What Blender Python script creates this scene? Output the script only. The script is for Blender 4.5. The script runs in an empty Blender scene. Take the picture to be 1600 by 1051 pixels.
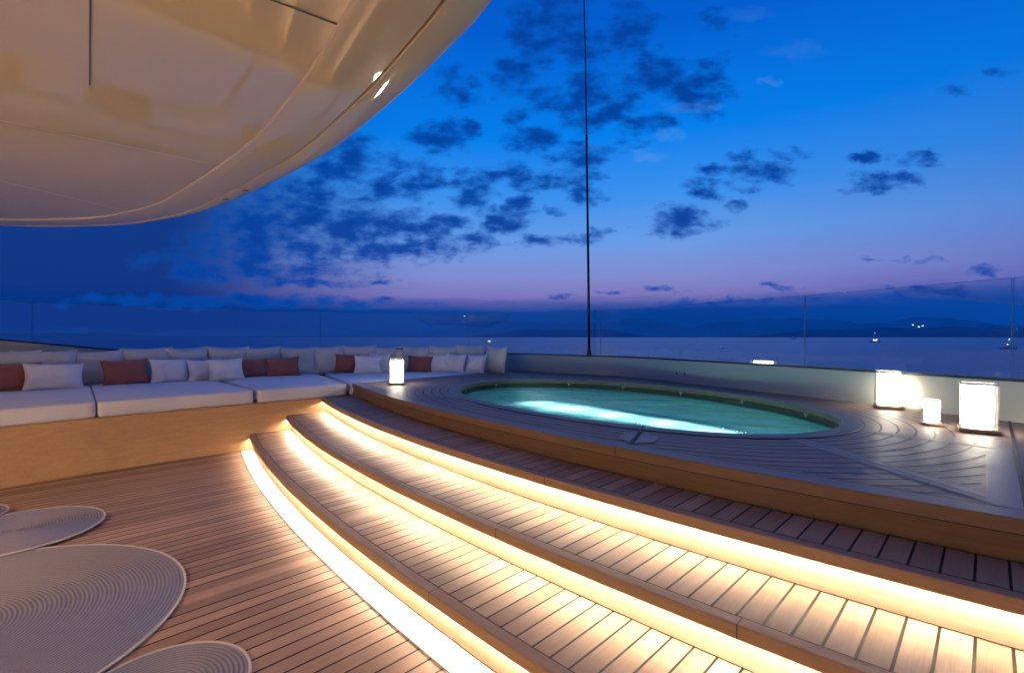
import bpy, bmesh, math, random
from mathutils import Vector, Matrix, noise
random.seed(7)
C = bpy.context.scene.collection
sc = bpy.context.scene
PI = math.pi
EYE = 1.2            # camera height over the lower deck (m)
FOC = 760.0          # focal length in photo pixels (photo 1600 wide)
Z1, Z2, Z3, ZP = .162, .324, .486, .625   # tread levels and pool deck level
SEAT = .63
PA = math.radians(44.5)                   # direction of the straight planks
PD = Vector((math.sin(PA), math.cos(PA)))
PV = Vector((math.cos(PA), -math.sin(PA)))

def at(px, py, z):
    """point of the horizontal plane z seen at a photo pixel (survey of the photo)"""
    d = FOC*(EYE-z)/(py-526.0)
    return Vector(((px-800)/FOC*d, d, z))

# ------------------------------------------------------------------ materials
def nn(nt, t, **k):
    n = nt.nodes.new(t)
    for a, v in k.items():
        if a.startswith('i_'):
            n.inputs[a[2:].replace('_', ' ')].default_value = v
        else:
            setattr(n, a, v)
    return n
def math_(nt, op, a, b=None, c=None, clamp=False):
    n = nt.nodes.new('ShaderNodeMath'); n.operation = op; n.use_clamp = clamp
    for i, v in enumerate((a, b, c)):
        if v is None: continue
        if isinstance(v, (int, float)): n.inputs[i].default_value = v
        else: nt.links.new(v, n.inputs[i])
    return n.outputs[0]
def mixc(nt, f, a, b, mode='MIX'):
    n = nt.nodes.new('ShaderNodeMix'); n.data_type = 'RGBA'; n.blend_type = mode
    for s, v in ((n.inputs[0], f), (n.inputs[6], a), (n.inputs[7], b)):
        if isinstance(v, (int, float)): s.default_value = v
        elif isinstance(v, tuple): s.default_value = (*v[:3], 1)
        else: nt.links.new(v, s)
    return n.outputs[2]
def new_mat(name):
    m = bpy.data.materials.new(name); m.use_nodes = True
    nt = m.node_tree; b = nt.nodes['Principled BSDF']
    return m, nt, b
def plain(name, col, rough=.5, metal=0, ior=None, bump=None, coat=0, var=.0, vscale=5):
    m, nt, b = new_mat(name)
    b.inputs['Base Color'].default_value = (*col, 1)
    b.inputs['Roughness'].default_value = rough
    b.inputs['Metallic'].default_value = metal
    if ior: b.inputs['IOR'].default_value = ior
    if coat: b.inputs['Coat Weight'].default_value = coat; b.inputs['Coat Roughness'].default_value = .03
    tc = nn(nt, 'ShaderNodeTexCoord')
    if var:
        n = nn(nt, 'ShaderNodeTexNoise', i_Scale=vscale, i_Detail=4.0)
        nt.links.new(tc.outputs['Object'], n.inputs['Vector'])
        f = math_(nt, 'MULTIPLY_ADD', n.outputs[0], var*2, 1-var)
        nt.links.new(mixc(nt, 1.0, col, f, 'MULTIPLY'), b.inputs['Base Color'])
    if bump:
        n2 = nn(nt, 'ShaderNodeTexNoise', i_Scale=bump[0], i_Detail=3.0)
        nt.links.new(tc.outputs['Object'], n2.inputs['Vector'])
        bp = nn(nt, 'ShaderNodeBump', i_Strength=bump[1], i_Distance=bump[2])
        nt.links.new(n2.outputs[0], bp.inputs['Height'])
        nt.links.new(bp.outputs[0], b.inputs['Normal'])
    return m
def fabric(name, col, var=.12, weave=900.0):
    m, nt, b = new_mat(name)
    tc = nn(nt, 'ShaderNodeTexCoord')
    n = nn(nt, 'ShaderNodeTexNoise', i_Scale=3.0, i_Detail=5.0)
    nt.links.new(tc.outputs['Object'], n.inputs['Vector'])
    n2 = nn(nt, 'ShaderNodeTexNoise', i_Scale=weave/4, i_Detail=1.0)
    nt.links.new(tc.outputs['Object'], n2.inputs['Vector'])
    f = math_(nt, 'MULTIPLY_ADD', n.outputs[0], var*2, 1-var)
    f = math_(nt, 'MULTIPLY', f, math_(nt, 'MULTIPLY_ADD', n2.outputs[0], .3, .85))
    nt.links.new(mixc(nt, 1.0, col, f, 'MULTIPLY'), b.inputs['Base Color'])
    b.inputs['Roughness'].default_value = .9
    b.inputs['Sheen Weight'].default_value = .15
    # soft creases
    n3 = nn(nt, 'ShaderNodeTexNoise', i_Scale=7.0, i_Detail=2.0, i_Distortion=.6)
    nt.links.new(tc.outputs['Object'], n3.inputs['Vector'])
    bp = nn(nt, 'ShaderNodeBump', i_Strength=.5, i_Distance=.02)
    nt.links.new(n3.outputs[0], bp.inputs['Height'])
    bp2 = nn(nt, 'ShaderNodeBump', i_Strength=.25, i_Distance=.001)
    nt.links.new(n2.outputs[0], bp2.inputs['Height'])
    nt.links.new(bp.outputs[0], bp2.inputs['Normal'])
    nt.links.new(bp2.outputs[0], b.inputs['Normal'])
    return m
def teak(name, base, ang=PA, seam=None, rough=.5, dark=.25, center=None, grain=1.0, streak=.25, weather=.0):
    """teak; seam = (spacing, offset, half width); ang = grain direction; center = arc centre so the grain follows the arc"""
    m, nt, b = new_mat(name)
    g = nn(nt, 'ShaderNodeNewGeometry')
    sp = nn(nt, 'ShaderNodeSeparateXYZ'); nt.links.new(g.outputs['Position'], sp.inputs[0])
    X, Y, Zc = sp.outputs
    if center:
        dx = math_(nt, 'SUBTRACT', X, center[0]); dy = math_(nt, 'SUBTRACT', Y, center[1])
        R = math_(nt, 'SQRT', math_(nt, 'ADD', math_(nt, 'MULTIPLY', dx, dx), math_(nt, 'MULTIPLY', dy, dy)))
        A = math_(nt, 'MULTIPLY', math_(nt, 'ARCTAN2', math_(nt, 'MULTIPLY', dy, -1), math_(nt, 'MULTIPLY', dx, -1)), center[2])
        U, V = A, R
    else:
        s, c = math.sin(ang), math.cos(ang)
        U = math_(nt, 'ADD', math_(nt, 'MULTIPLY', X, s), math_(nt, 'MULTIPLY', Y, c))
        V = math_(nt, 'SUBTRACT', math_(nt, 'MULTIPLY', X, c), math_(nt, 'MULTIPLY', Y, s))
    cell = None
    if seam:
        w, off, hw = seam
        q = math_(nt, 'DIVIDE', math_(nt, 'SUBTRACT', V, off), w)
        k = math_(nt, 'FLOOR', math_(nt, 'ADD', q, .5))
        dist = math_(nt, 'MULTIPLY', math_(nt, 'ABSOLUTE', math_(nt, 'SUBTRACT', q, k)), w)
        # no seam inside the wide centre plank
        inside = math_(nt, 'MULTIPLY', math_(nt, 'GREATER_THAN', V, -2.69), math_(nt, 'LESS_THAN', V, -2.52))
        dist = math_(nt, 'ADD', dist, inside)
        seamf = math_(nt, 'SUBTRACT', 1.0, math_(nt, 'SMOOTHSTEP', dist, hw*.8, hw*1.25) if False else
                      math_(nt, 'DIVIDE', math_(nt, 'SUBTRACT', dist, hw*.8), hw*.45, clamp=True), clamp=True)
        cell = math_(nt, 'FLOOR', q)
    # grain coordinates
    cb = nn(nt, 'ShaderNodeCombineXYZ')
    nt.links.new(math_(nt, 'MULTIPLY', U, 1.6), cb.inputs[0]); nt.links.new(math_(nt, 'MULTIPLY', V, 26.0), cb.inputs[1])
    zz = math_(nt, 'MULTIPLY', Zc, 26.0)
    if cell: zz = math_(nt, 'ADD', zz, math_(nt, 'MULTIPLY', cell, 3.7))
    nt.links.new(zz, cb.inputs[2])
    n1 = nn(nt, 'ShaderNodeTexNoise', i_Scale=1.5, i_Detail=6.0, i_Roughness=.6, i_Distortion=.4)
    nt.links.new(cb.outputs[0], n1.inputs['Vector'])
    cb2 = nn(nt, 'ShaderNodeCombineXYZ')
    nt.links.new(math_(nt, 'MULTIPLY', U, 7.0), cb2.inputs[0]); nt.links.new(math_(nt, 'MULTIPLY', V, 260.0), cb2.inputs[1])
    nt.links.new(math_(nt, 'MULTIPLY', zz, 8.0), cb2.inputs[2])
    n2 = nn(nt, 'ShaderNodeTexNoise', i_Scale=1.0, i_Detail=4.0, i_Roughness=.7)
    nt.links.new(cb2.outputs[0], n2.inputs['Vector'])
    n3 = nn(nt, 'ShaderNodeTexNoise', i_Scale=2.2, i_Detail=5.0, i_Roughness=.65)   # worn, damp patches
    nt.links.new(g.outputs['Position'], n3.inputs['Vector'])
    f = math_(nt, 'MULTIPLY_ADD', n1.outputs[0], streak*2*grain, 1-streak*grain)
    f = math_(nt, 'MULTIPLY', f, math_(nt, 'MULTIPLY_ADD', n2.outputs[0], .5*grain, 1-.25*grain))
    f = math_(nt, 'MULTIPLY', f, math_(nt, 'MULTIPLY_ADD', n3.outputs[0], dark*2, 1-dark))
    if cell:
        wn = nn(nt, 'ShaderNodeTexWhiteNoise', noise_dimensions='1D'); nt.links.new(cell, wn.inputs['W'])
        f = math_(nt, 'MULTIPLY', f, math_(nt, 'MULTIPLY_ADD', wn.outputs[0], .5, .75))
    col = mixc(nt, 1.0, base, f, 'MULTIPLY')
    if weather:
        n4 = nn(nt, 'ShaderNodeTexNoise', i_Scale=3.5, i_Detail=6.0, i_Roughness=.7)
        nt.links.new(cb.outputs[0], n4.inputs['Vector'])
        lum = sum(base)/3
        col = mixc(nt, math_(nt, 'MULTIPLY', n4.outputs[0], weather, clamp=True), col, (lum*1.05, lum*1.0, lum*1.0))
    h = n2.outputs[0]
    if seam:
        col = mixc(nt, seamf, col, (.012, .009, .008))
        h = math_(nt, 'SUBTRACT', math_(nt, 'MULTIPLY', n2.outputs[0], .25), seamf)
    # small stains, knots and bungs
    vo_ = nn(nt, 'ShaderNodeTexVoronoi', i_Scale=3.1); nt.links.new(g.outputs['Position'], vo_.inputs['Vector'])
    spot = math_(nt, 'LESS_THAN', vo_.outputs['Distance'], .022)
    col = mixc(nt, math_(nt, 'MULTIPLY', spot, .55), col, (.05, .03, .02)); nt.links.new(col, b.inputs['Base Color'])
    nt.links.new(math_(nt, 'MULTIPLY_ADD', n3.outputs[0], .3, rough-.15), b.inputs['Roughness'])
    b.inputs['Specular IOR Level'].default_value = .18
    bp = nn(nt, 'ShaderNodeBump', i_Strength=.45, i_Distance=.0016)
    nt.links.new(h, bp.inputs['Height']); nt.links.new(bp.outputs[0], b.inputs['Normal'])
    return m
def emis(name, col, s):
    m, nt, b = new_mat(name)
    b.inputs['Base Color'].default_value = (*col, 1)
    b.inputs['Emission Color'].default_value = (*col, 1)
    b.inputs['Emission Strength'].default_value = s
    return m

TEAK = (.36, .215, .125)
M = {}
M['deck'] = teak('teak_deck_planks', (.43, .265, .165), seam=(.0775, -1.412, .0045), dark=.3, rough=.5)
M['tread1'] = teak('teak_tread_planks', (.38, .25, .155), seam=(.0774, -1.636, .0040), dark=.2)
M['tread2'] = teak('teak_tread_planks', (.38, .25, .155), seam=(.0772, -.3393, .0040), dark=.2)
M['tread3'] = teak('teak_tread_planks', (.36, .24, .16), seam=(.0760, .0433, .0036), dark=.2)
M['border'] = teak('pale_teak_border', (.62, .48, .33), dark=.05, center=(14.53, 15.94, 20.4))
M['nosing'] = teak('teak_nosing', (.34, .21, .13), dark=.18, center=(12.5, 14.3, 17.5), rough=.45)
M['riser'] = teak('teak_riser', (.42, .285, .185), dark=.08, center=(12.5, 14.3, 17.5), rough=.4, grain=.6)
M['pooldeck'] = teak('weathered_pool_deck_teak', (.27, .17, .11), ang=PA+PI/2, dark=.42, weather=.7, rough=.5, streak=.75)
M['margin'] = teak('weathered_margin_board', (.34, .25, .19), ang=PA, dark=.25, weather=.9, rough=.5)
M['sofabase'] = teak('oiled_teak_panel', (.54, .32, .155), center=(.05, 2.02, 4.5), dark=.16, rough=.36, grain=1.1)
M['caulk'] = plain('black_caulk', (.012, .010, .009), .6)
M['led'] = emis('warm_light_strip', (1.0, .85, .67), 175)
M['lacquer'] = plain('cream_lacquer', (.82, .68, .47), .012, ior=3.1)
M['lacquer_band'] = plain('cream_lacquer_band', (.80, .67, .47), .03, ior=2.8)
M['parapet'] = plain('pale_gloss_paint', (.34, .36, .31), .24, ior=1.7, coat=.5)
M['seamline'] = plain('panel_seam_dark', (.12, .10, .08), .6)  # dark joint line between ceiling panels
M['seampale'] = plain('panel_seam_pale', (.75, .7, .62), .4)
M['dark'] = plain('dark_metal', (.02, .022, .028), .3, .6)
M['spout'] = plain('dull_steel', (.30, .29, .27), .45, .8)
M['steel'] = plain('brushed_steel', (.62, .60, .57), .25, 1.0)
M['seat'] = fabric('pale_outdoor_canvas', (.74, .70, .67))
M['backfab'] = fabric('grey_linen', (.56, .54, .52))
M['white'] = fabric('off_white_linen', (.78, .73, .72))
M['terra'] = fabric('terracotta_linen', (.28, .095, .08))
M['greypost'] = plain('grey_painted_post', (.42, .40, .36), .5)
M['lwood'] = teak('lantern_base_wood', (.45, .27, .16), dark=.1)
M['fill_lamp'] = emis('added_fill_diffuser', (1, .74, .48), 150)  # emitter of the fill lights added behind the camera
M['gedge'] = plain('glass_edge', (.05, .15, .35), .25)
M['lamp'] = emis('lantern_diffuser', (1.0, .86, .68), 30)

# ------------------------------------------------------------------ object helpers
def obj(name, verts, faces, mats, parent=None, smooth=False, loc=None, fm=None):
    me = bpy.data.meshes.new(name); me.from_pydata([tuple(v) for v in verts], [], faces); me.update()
    if not isinstance(mats, (list, tuple)): mats = [mats]
    for m in mats: me.materials.append(m)
    if fm:
        for p, i in zip(me.polygons, fm): p.material_index = i
    if smooth:
        for p in me.polygons: p.use_smooth = True
    o = bpy.data.objects.new(name, me); C.objects.link(o)
    if parent: o.parent = parent
    if loc: o.location = loc
    return o
def tag(o, label=None, cat=None, group=None, kind=None):
    if label: o['label'] = label
    if cat: o['category'] = cat
    if group: o['group'] = group
    if kind: o['kind'] = kind
    return o
def empty(name, loc=(0, 0, 0), rz=0):
    o = bpy.data.objects.new(name, None); C.objects.link(o)
    o.location = loc; o.rotation_euler = (0, 0, rz); o.empty_display_size = .1
    return o
class MB:
    def __init__(s): s.v = []; s.f = []; s.m = []
    def quad_strip(s, A, B, mi=0, closed=False, flip=False):
        n0 = len(s.v); n = len(A)
        s.v += list(A)+list(B)
        for i in range(n if closed else n-1):
            j = (i+1) % n
            q = (n0+i, n0+j, n0+n+j, n0+n+i)
            s.f.append(q[::-1] if flip else q); s.m.append(mi)
    def poly(s, P, mi=0):
        n0 = len(s.v); s.v += list(P); s.f.append(tuple(range(n0, n0+len(P)))); s.m.append(mi)
    def box(s, c, sz, rz=0, mi=0, rot=None):
        n0 = len(s.v); R = rot or Matrix.Rotation(rz, 3, 'Z')
        for x in (-1, 1):
            for y in (-1, 1):
                for z in (-1, 1):
                    s.v.append(Vector(c)+R @ Vector((x*sz[0]/2, y*sz[1]/2, z*sz[2]/2)))
        for f in ((0, 1, 3, 2), (4, 6, 7, 5), (0, 4, 5, 1), (2, 3, 7, 6), (0, 2, 6, 4), (1, 5, 7, 3)):
            s.f.append(tuple(n0+i for i in f)); s.m.append(mi)
    def sweep(s, rings, closed_ring=True, closed=False, mi=0, caps=False):
        n0 = len(s.v); k = len(rings[0]); n = len(rings)
        for r in rings: s.v += list(r)
        for i in range(n if closed else n-1):
            a = n0+i*k; b = n0+((i+1) % n)*k
            for j in range(k if closed_ring else k-1):
                j2 = (j+1) % k
                s.f.append((a+j, a+j2, b+j2, b+j)); s.m.append(mi)
        if caps:
            s.f.append(tuple(range(n0, n0+k))); s.m.append(mi)
            s.f.append(tuple(range(n0+(n-1)*k, n0+n*k))[::-1]); s.m.append(mi)
    def tube(s, pts, r, k=10, mi=0):
        rings = []
        for i, p in enumerate(pts):
            p = Vector(p); d = (Vector(pts[min(i+1, len(pts)-1)])-Vector(pts[max(i-1, 0)])).normalized()
            a = d.cross(Vector((0, 0, 1)));
            if a.length < .1: a = d.cross(Vector((1, 0, 0)))
            a.normalize(); b = d.cross(a)
            rr = r[i] if isinstance(r, (list, tuple)) else r
            rings.append([p+a*rr*math.cos(t*2*PI/k)+b*rr*math.sin(t*2*PI/k) for t in range(k)])
        s.sweep(rings, mi=mi, caps=True)
    def build(s, name, mats, parent=None, smooth=False, loc=None):
        o = obj(name, s.v, s.f, mats, parent, smooth, loc, s.m)
        bm = bmesh.new(); bm.from_mesh(o.data); bmesh.ops.recalc_face_normals(bm, faces=bm.faces); bm.to_mesh(o.data); bm.free()
        return o
def add_bevel(o, w=.003, seg=2):
    m = o.modifiers.new('bevel', 'BEVEL'); m.width = w; m.segments = seg; m.limit_method = 'ANGLE'; m.angle_limit = math.radians(40)
    for p in o.data.polygons: p.use_smooth = True
    return o
def auto_smooth(o, ang=35):
    bm = bmesh.new(); bm.from_mesh(o.data)
    for e in bm.edges:
        if len(e.link_faces) == 2: e.smooth = e.calc_face_angle(0) < math.radians(ang)
    for f in bm.faces: f.smooth = True
    bm.to_mesh(o.data); bm.free(); return o
def spline(P, n, closed=False):
    """Catmull-Rom through P, resampled to n points"""
    P = [Vector(p) for p in P]; N = len(P); out = []
    segs = N if closed else N-1
    for i in range(segs):
        g = lambda k: P[k % N] if closed else P[max(0, min(N-1, k))]
        p0, p1, p2, p3 = g(i-1), g(i), g(i+1), g(i+2)
        if not closed and i == 0: p0 = p1*2-p2
        if not closed and i == segs-1: p3 = p2*2-p1
        for j in range(24):
            t = j/24
            out.append(.5*((2*p1)+(p2-p0)*t+(2*p0-5*p1+4*p2-p3)*t*t+(3*p1-p0-3*p2+p3)*t*t*t))
    out.append(out[0].copy() if closed else P[-1])
    L = [0]
    for a, b in zip(out, out[1:]): L.append(L[-1]+(b-a).length)
    res = []; k = 0; m = n if closed else n-1
    for i in range(n):
        s = L[-1]*i/m
        while k < len(L)-2 and L[k+1] < s: k += 1
        t = (s-L[k])/max(1e-9, L[k+1]-L[k]); res.append(out[k].lerp(out[k+1], min(1, t)))
    return res
def normals2(P, closed=False):
    n = len(P); out = []
    for i in range(n):
        a = P[(i-1) % n] if (closed or i > 0) else P[i]
        b = P[(i+1) % n] if (closed or i < n-1) else P[i]
        d = (b-a).to_2d().normalized(); out.append(Vector((d.y, -d.x)))
    return out
def z3(p, z): return Vector((p[0], p[1], z))

# ------------------------------------------------------------------ steps
ARC = {1: ((14.53, 15.94), 20.36), 2: ((12.20, 14.11), 17.03), 3: ((12.08, 13.84), 16.41), 4: ((11.60, 13.17), 15.34)}
START = {1: (-2.80, 5.24), 2: (-2.56, 5.56), 3: (-2.28, 5.85), 4: (-1.98, 6.0)}
OVER = {1: .036, 2: .060, 3: .050}
NW = .046     # nosing board width
def arc_pts(k, dr=0, n=220, start=None, vend=3.3):
    (cx, cy), R = ARC[k]; sx, sy = start or START[k]
    a0 = math.atan2(sy-cy, sx-cx)
    if a0 < 0: a0 += 2*PI
    a1 = a0
    while True:
        a1 += .002
        p = Vector((cx+R*math.cos(a1), cy+R*math.sin(a1)))
        if p.dot(PV) > vend: break
    return [Vector((cx+(R+dr)*math.cos(a0+(a1-a0)*i/(n-1)), cy+(R+dr)*math.sin(a0+(a1-a0)*i/(n-1)))) for i in range(n)]
def ring(P, z): return [z3(p, z) for p in P]
def near_i(P, q): return min(range(len(P)), key=lambda i: (P[i].to_2d()-Vector(q)).length)

# lower deck
mb = MB()
mb.poly([(-9, -7, 0), (7, -7, 0), (7, 9, 0), (-9, 9, 0)])
deck = mb.build('lower_deck', M['deck']); tag(deck, kind='structure')
mb = MB()
mb.quad_strip(ring(arc_pts(1, .120), .004), ring(arc_pts(1, 0), .004))
mb.quad_strip(ring(arc_pts(1, .126), .0055), ring(arc_pts(1, .120), .0055), 1)
mb.quad_strip(ring(arc_pts(1, .006), .0055), ring(arc_pts(1, -.002), .0055), 1)
for q in (at(640, 998, 0), at(437, 770, 0)):
    P = arc_pts(1, 0, 600); Q = arc_pts(1, .12, 600); i = near_i(P, (q.x+.05, q.y+.07))
    d = PD*.0; t = (P[i+1]-P[i]).normalized()*.0022
    mb.poly([z3(P[i]-t, .0058), z3(P[i]+t, .0058), z3(Q[i]+t, .0058), z3(Q[i]-t, .0058)], 1)
brd = mb.build('deck_border', [M['border'], M['caulk']], deck)

steps = empty('curved_staircase', (-.2, 2.0, 0)); 
tag(steps, 'three wide curved teak steps with warm light strips glowing under each nosing', 'steps')
def under(parent, o):
    o.parent = parent; o.matrix_parent_inverse = Matrix.Translation(-Vector(parent.location)); return o
LV = {0: 0, 1: Z1, 2: Z2, 3: Z3, 4: ZP}
JOINT = {1: [(447, 755), (670, 925)], 2: [(523, 708), (770, 827), (1160, 968)], 3: [(591, 663), (849, 745)], 4: [(628, 626), (966, 698)]}
for k in (1, 2, 3):
    z0, z1 = LV[k-1], LV[k]; oh = OVER[k]
    # riser
    mb = MB(); mb.quad_strip(ring(arc_pts(k), z0), ring(arc_pts(k), z1-.03))
    r = mb.build('riser', M['riser'], smooth=True); under(steps, r)
    # nosing : L profile with a lip that hides the light strip
    T = .044
    prof = [(oh-.003, z1), (oh, z1-.003), (oh, z1-T), (oh-.010, z1-T), (oh-.010, z1-.042), (-.012, z1-.042), (-.012, z1)]
    if oh-NW > -.012: prof = prof[:-2]+[(-.012, z1-.042), (-.012, z1-.006), (oh-NW, z1-.006), (oh-NW, z1)]
    cols = [[z3(p, z) for p in arc_pts(k, dr)] for dr, z in prof]
    mb = MB(); mb.sweep([[c[i] for c in cols] for i in range(220)], caps=True)
    for jx, jy in JOINT[k]:
        q = at(jx, jy, z1); P = arc_pts(k, oh, 900); i = near_i(P, (q.x, q.y))
        (cx, cy), R = ARC[k]; d = (P[i]-Vector((cx, cy))).normalized(); t = Vector((-d.y, d.x))*.0016
        a = P[i]+d*.0012; b = P[i]-d*NW
        mb.poly([z3(a-t, z1-T), z3(a+t, z1-T), z3(a+t, z1+.0012), z3(a-t, z1+.0012)], 1)
        mb.poly([z3(a-t, z1+.0012), z3(a+t, z1+.0012), z3(b+t, z1+.0012), z3(b-t, z1+.0012)], 1)
    nz = mb.build('nosing', [M['nosing'], M['caulk']]); auto_smooth(nz); under(steps, nz)
    # tread
    mb = MB()
    A = arc_pts(k, oh-NW); B = arc_pts(k+1, 0)
    mb.quad_strip(ring(A, z1), ring(B, z1))
    mb.quad_strip(ring(arc_pts(k, oh-NW+.0005), z1+.002), ring(arc_pts(k, oh-NW-.0050), z1+.002), 1)
    mb.quad_strip(ring(arc_pts(k+1, .0065), z1+.002), ring(arc_pts(k+1, -.001), z1+.002), 1)
    td = mb.build('tread', [M['tread%d' % k], M['caulk']]); under(steps, td)
    # light strip
    mb = MB(); a0, a1 = oh-.0105, max(.006, oh-.021)
    mb.quad_strip(ring(arc_pts(k, a1), z1-.0432), ring(arc_pts(k, a0), z1-.0432))
    ls = mb.build('light_strip', M['led']); under(steps, ls)

# ------------------------------------------------------------------ sofa line, seat back line, parapet line (surveyed plan curves)
F = spline([(-5.6, 1.5), (-5.15, 2.25), (-4.62, 3.05), (-4.03, 3.82), (-3.62, 4.32), (-3.2, 4.77), (-2.75, 5.2), (-2.48, 5.47), (-2.2, 5.74), (-1.97, 5.95), (-1.55, 6.45), (-1.18, 6.93), (-.7, 7.45), (-.12, 8.02)], 240)
F = [p.to_2d() for p in F]
Bk = [p.to_2d() for p in spline([(-6.9, 2.6), (-6.3, 3.9), (-5.75, 4.85), (-5.2, 5.55), (-4.72, 6.15), (-4.25, 6.72), (-3.72, 7.22), (-3.1, 7.62), (-2.46, 7.88), (-1.8, 8.02), (-1.1, 8.1), (-.31, 8.14)], 240)]
Wc = [(-8.2, .6), (-7.5, 2.3), (-6.8, 3.75), (-6.15, 4.95), (-5.55, 5.80), (-5.0, 6.45), (-4.45, 7.02), (-3.85, 7.52), (-3.15, 7.93), (-2.4, 8.30), (-1.6, 8.55), (-.8, 8.62), (-.12, 8.42), (.6, 7.90), (1.14, 7.47), (1.56, 7.13), (1.86, 6.72), (2.11, 6.20), (2.38, 5.62), (2.67, 5.04), (2.93, 4.47), (3.15, 3.93), (3.33, 3.45), (3.6, 2.7), (3.8, 2.0), (3.95, 1.2), (4.0, 0)]
W = [p.to_2d() for p in spline(Wc, 320)]
def wtop(p):
    pts = [(-8.2, 1.45), (-6.6, 1.32), (-6.0, 1.22), (-5.6, 1.13), (-5.2, 1.045), (-4.8, .985), (-4.3, .945), (-3.4, .925), (-1, .915), (5, .910)]
    for (a, za), (b, zb) in zip(pts, pts[1:]):
        if p.x <= b:
            t = max(0, (p.x-a)/(b-a)); t = t*t*(3-2*t) if False else t; return za+(zb-za)*t
    return .91

# ------------------------------------------------------------------ pool outline
CTR = Vector((.90, 4.69)); EA = math.radians(-57.5); EXA, EXB = 2.013, 1.169
ppx = [(717, 609.5), (719, 614.2), (740, 622.8), (778, 631.4), (806.5, 638), (840, 643.8), (900, 653), (957, 659.5), (1018, 668), (1071, 674.7), (1128, 678.6), (1168, 679.2), (1219, 678.3), (1266, 675), (1297, 669.3), (1310.5, 660.5), (1305.7, 652), (1292.8, 646), (1272.8, 640.5), (1235.7, 632.5), (1183.7, 622), (1142, 616), (1043, 604.5), (918.4, 595.4), (830.3, 593.3), (765.6, 596.2), (730.4, 602.8)]
def to_e(p):
    d = Vector((p[0], p[1]))-CTR; c, s = math.cos(EA), math.sin(EA)
    return Vector(((d.x*c+d.y*s)/EXA, (-d.x*s+d.y*c)/EXB))
def from_e(e):
    c, s = math.cos(EA), math.sin(EA); a, b = e[0]*EXA, e[1]*EXB
    return CTR+Vector((a*c-b*s, a*s+b*c))
samples = []
for x, y in ppx:
    e = to_e(at(x, y, ZP)); samples.append((math.atan2(e.y, e.x), e.length))
def pool_r(t):
    num = den = 0
    for a, r in samples:
        d = (t-a+PI) % (2*PI)-PI; w = math.exp(-(d/.33)**2); num += w*r; den += w
    return num/den
POOL = [from_e((pool_r(t)*math.cos(t), pool_r(t)*math.sin(t))) for t in (2*PI*i/180 for i in range(180))]
def offset_closed(P, d):
    N = normals2(P, True); return [p+n*d for p, n in zip(P, N)]
sgn = 1 if (offset_closed(POOL, .1)[0]-CTR).length > (POOL[0]-CTR).length else -1
def pool_off(d): return offset_closed(POOL, d*sgn)
def inside(poly, p):
    c = False; n = len(poly); j = n-1
    for i in range(n):
        a, b = poly[i], poly[j]
        if (a.y > p.y) != (b.y > p.y) and p.x < (b.x-a.x)*(p.y-a.y)/(b.y-a.y)+a.x: c = not c
        j = i
    return c

# ------------------------------------------------------------------ pool deck (platform)
O4 = arc_pts(4, .012, 200)                          # outer edge, left to right
iF0 = near_i(F, (-1.97, 5.95))
sideF = F[iF0:]                                     # seam with the sofa seat
wa = near_i(W, sideF[-1]); 
outline = [p for p in O4]
wpts = W[wa:]
OUT = list(reversed(outline))+sideF[1:]+[p for p in wpts]
platform = empty('pool_deck', (.9, 4.7, 0)); tag(platform, kind='structure')
# top sheet with a hole : ring of quads from the pool rim outwards to the outline, by ray angle
RIM = .125
def ray_hit(ang):
    d = Vector((math.cos(ang), math.sin(ang))); best = None
    n = len(OUT)
    for i in range(n):
        a, b = OUT[i], OUT[(i+1) % n]; e = b-a
        den = d.x*e.y-d.y*e.x
        if abs(den) < 1e-9: continue
        q = a-CTR; t = (q.x*e.y-q.y*e.x)/den; u = (q.x*d.y-q.y*d.x)/den
        if t > 0 and -1e-6 <= u <= 1+1e-6 and (best is None or t < best): best = t
    return CTR+d*(best or 2)
ro = pool_off(RIM)
bm = bmesh.new()
vo = [bm.verts.new(z3(p, ZP)) for p in OUT]; vi = [bm.verts.new(z3(p, ZP)) for p in ro]
es = [bm.edges.new((vo[i], vo[(i+1) % len(vo)])) for i in range(len(vo))]+[bm.edges.new((vi[i], vi[(i+1) % len(vi)])) for i in range(len(vi))]
bmesh.ops.triangle_fill(bm, edges=es, use_beauty=True)
bm.verts.ensure_lookup_table()
bm.faces.ensure_lookup_table()
for f in bm.faces:
    f.normal_update()
    if f.normal.z < 0: f.normal_flip()
V = [v.co.copy() for v in bm.verts]; Fc = [tuple(v.index for v in f.verts) for f in bm.faces]
bm.verts.index_update(); Fc = [tuple(v.index for v in f.verts) for f in bm.faces]; bm.free()
# caulk lines follow the pool; they stop at the margin boards
def seg_dist(p, a, b):
    ab = b-a; t = max(0, min(1, (p-a).dot(ab)/ab.length_squared)); return (p-(a+ab*t)).length
v2 = lambda x, y, z=ZP: at(x, y, z).to_2d()
diagA, diagB = v2(1225, 680), v2(1600, 797)
mitA, mitB = v2(1352, 673), v2(1583, 703.5)
lmA, lmB = v2(640, 623), v2(724, 620)
edgeA, edgeB = v2(1577, 657), v2(1597, 760)
ed = (edgeB-edgeA).normalized(); edgeA2 = edgeA-ed*.4; edgeB2 = edgeB+ed*.37
bkA, bkB = v2(788, 579.5), v2(832, 593)
topA, topB = v2(1003, 671), v2(985, 694.5)
BOARDS = [(diagA, diagB, .085), (mitA, mitB, .050), (lmA, lmB, .05), (bkA, bkB, .06)]
perp_e = Vector((ed.y, -ed.x))
if (perp_e.dot(CTR-edgeA)) > 0: perp_e = -perp_e     # points away from the pool
caulk = MB(); 
O4in = arc_pts(4, -.105, 200)
OUTin = list(reversed(O4in))+[p for p in sideF[1:]]+[p for p in wpts]
Wd = W
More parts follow.
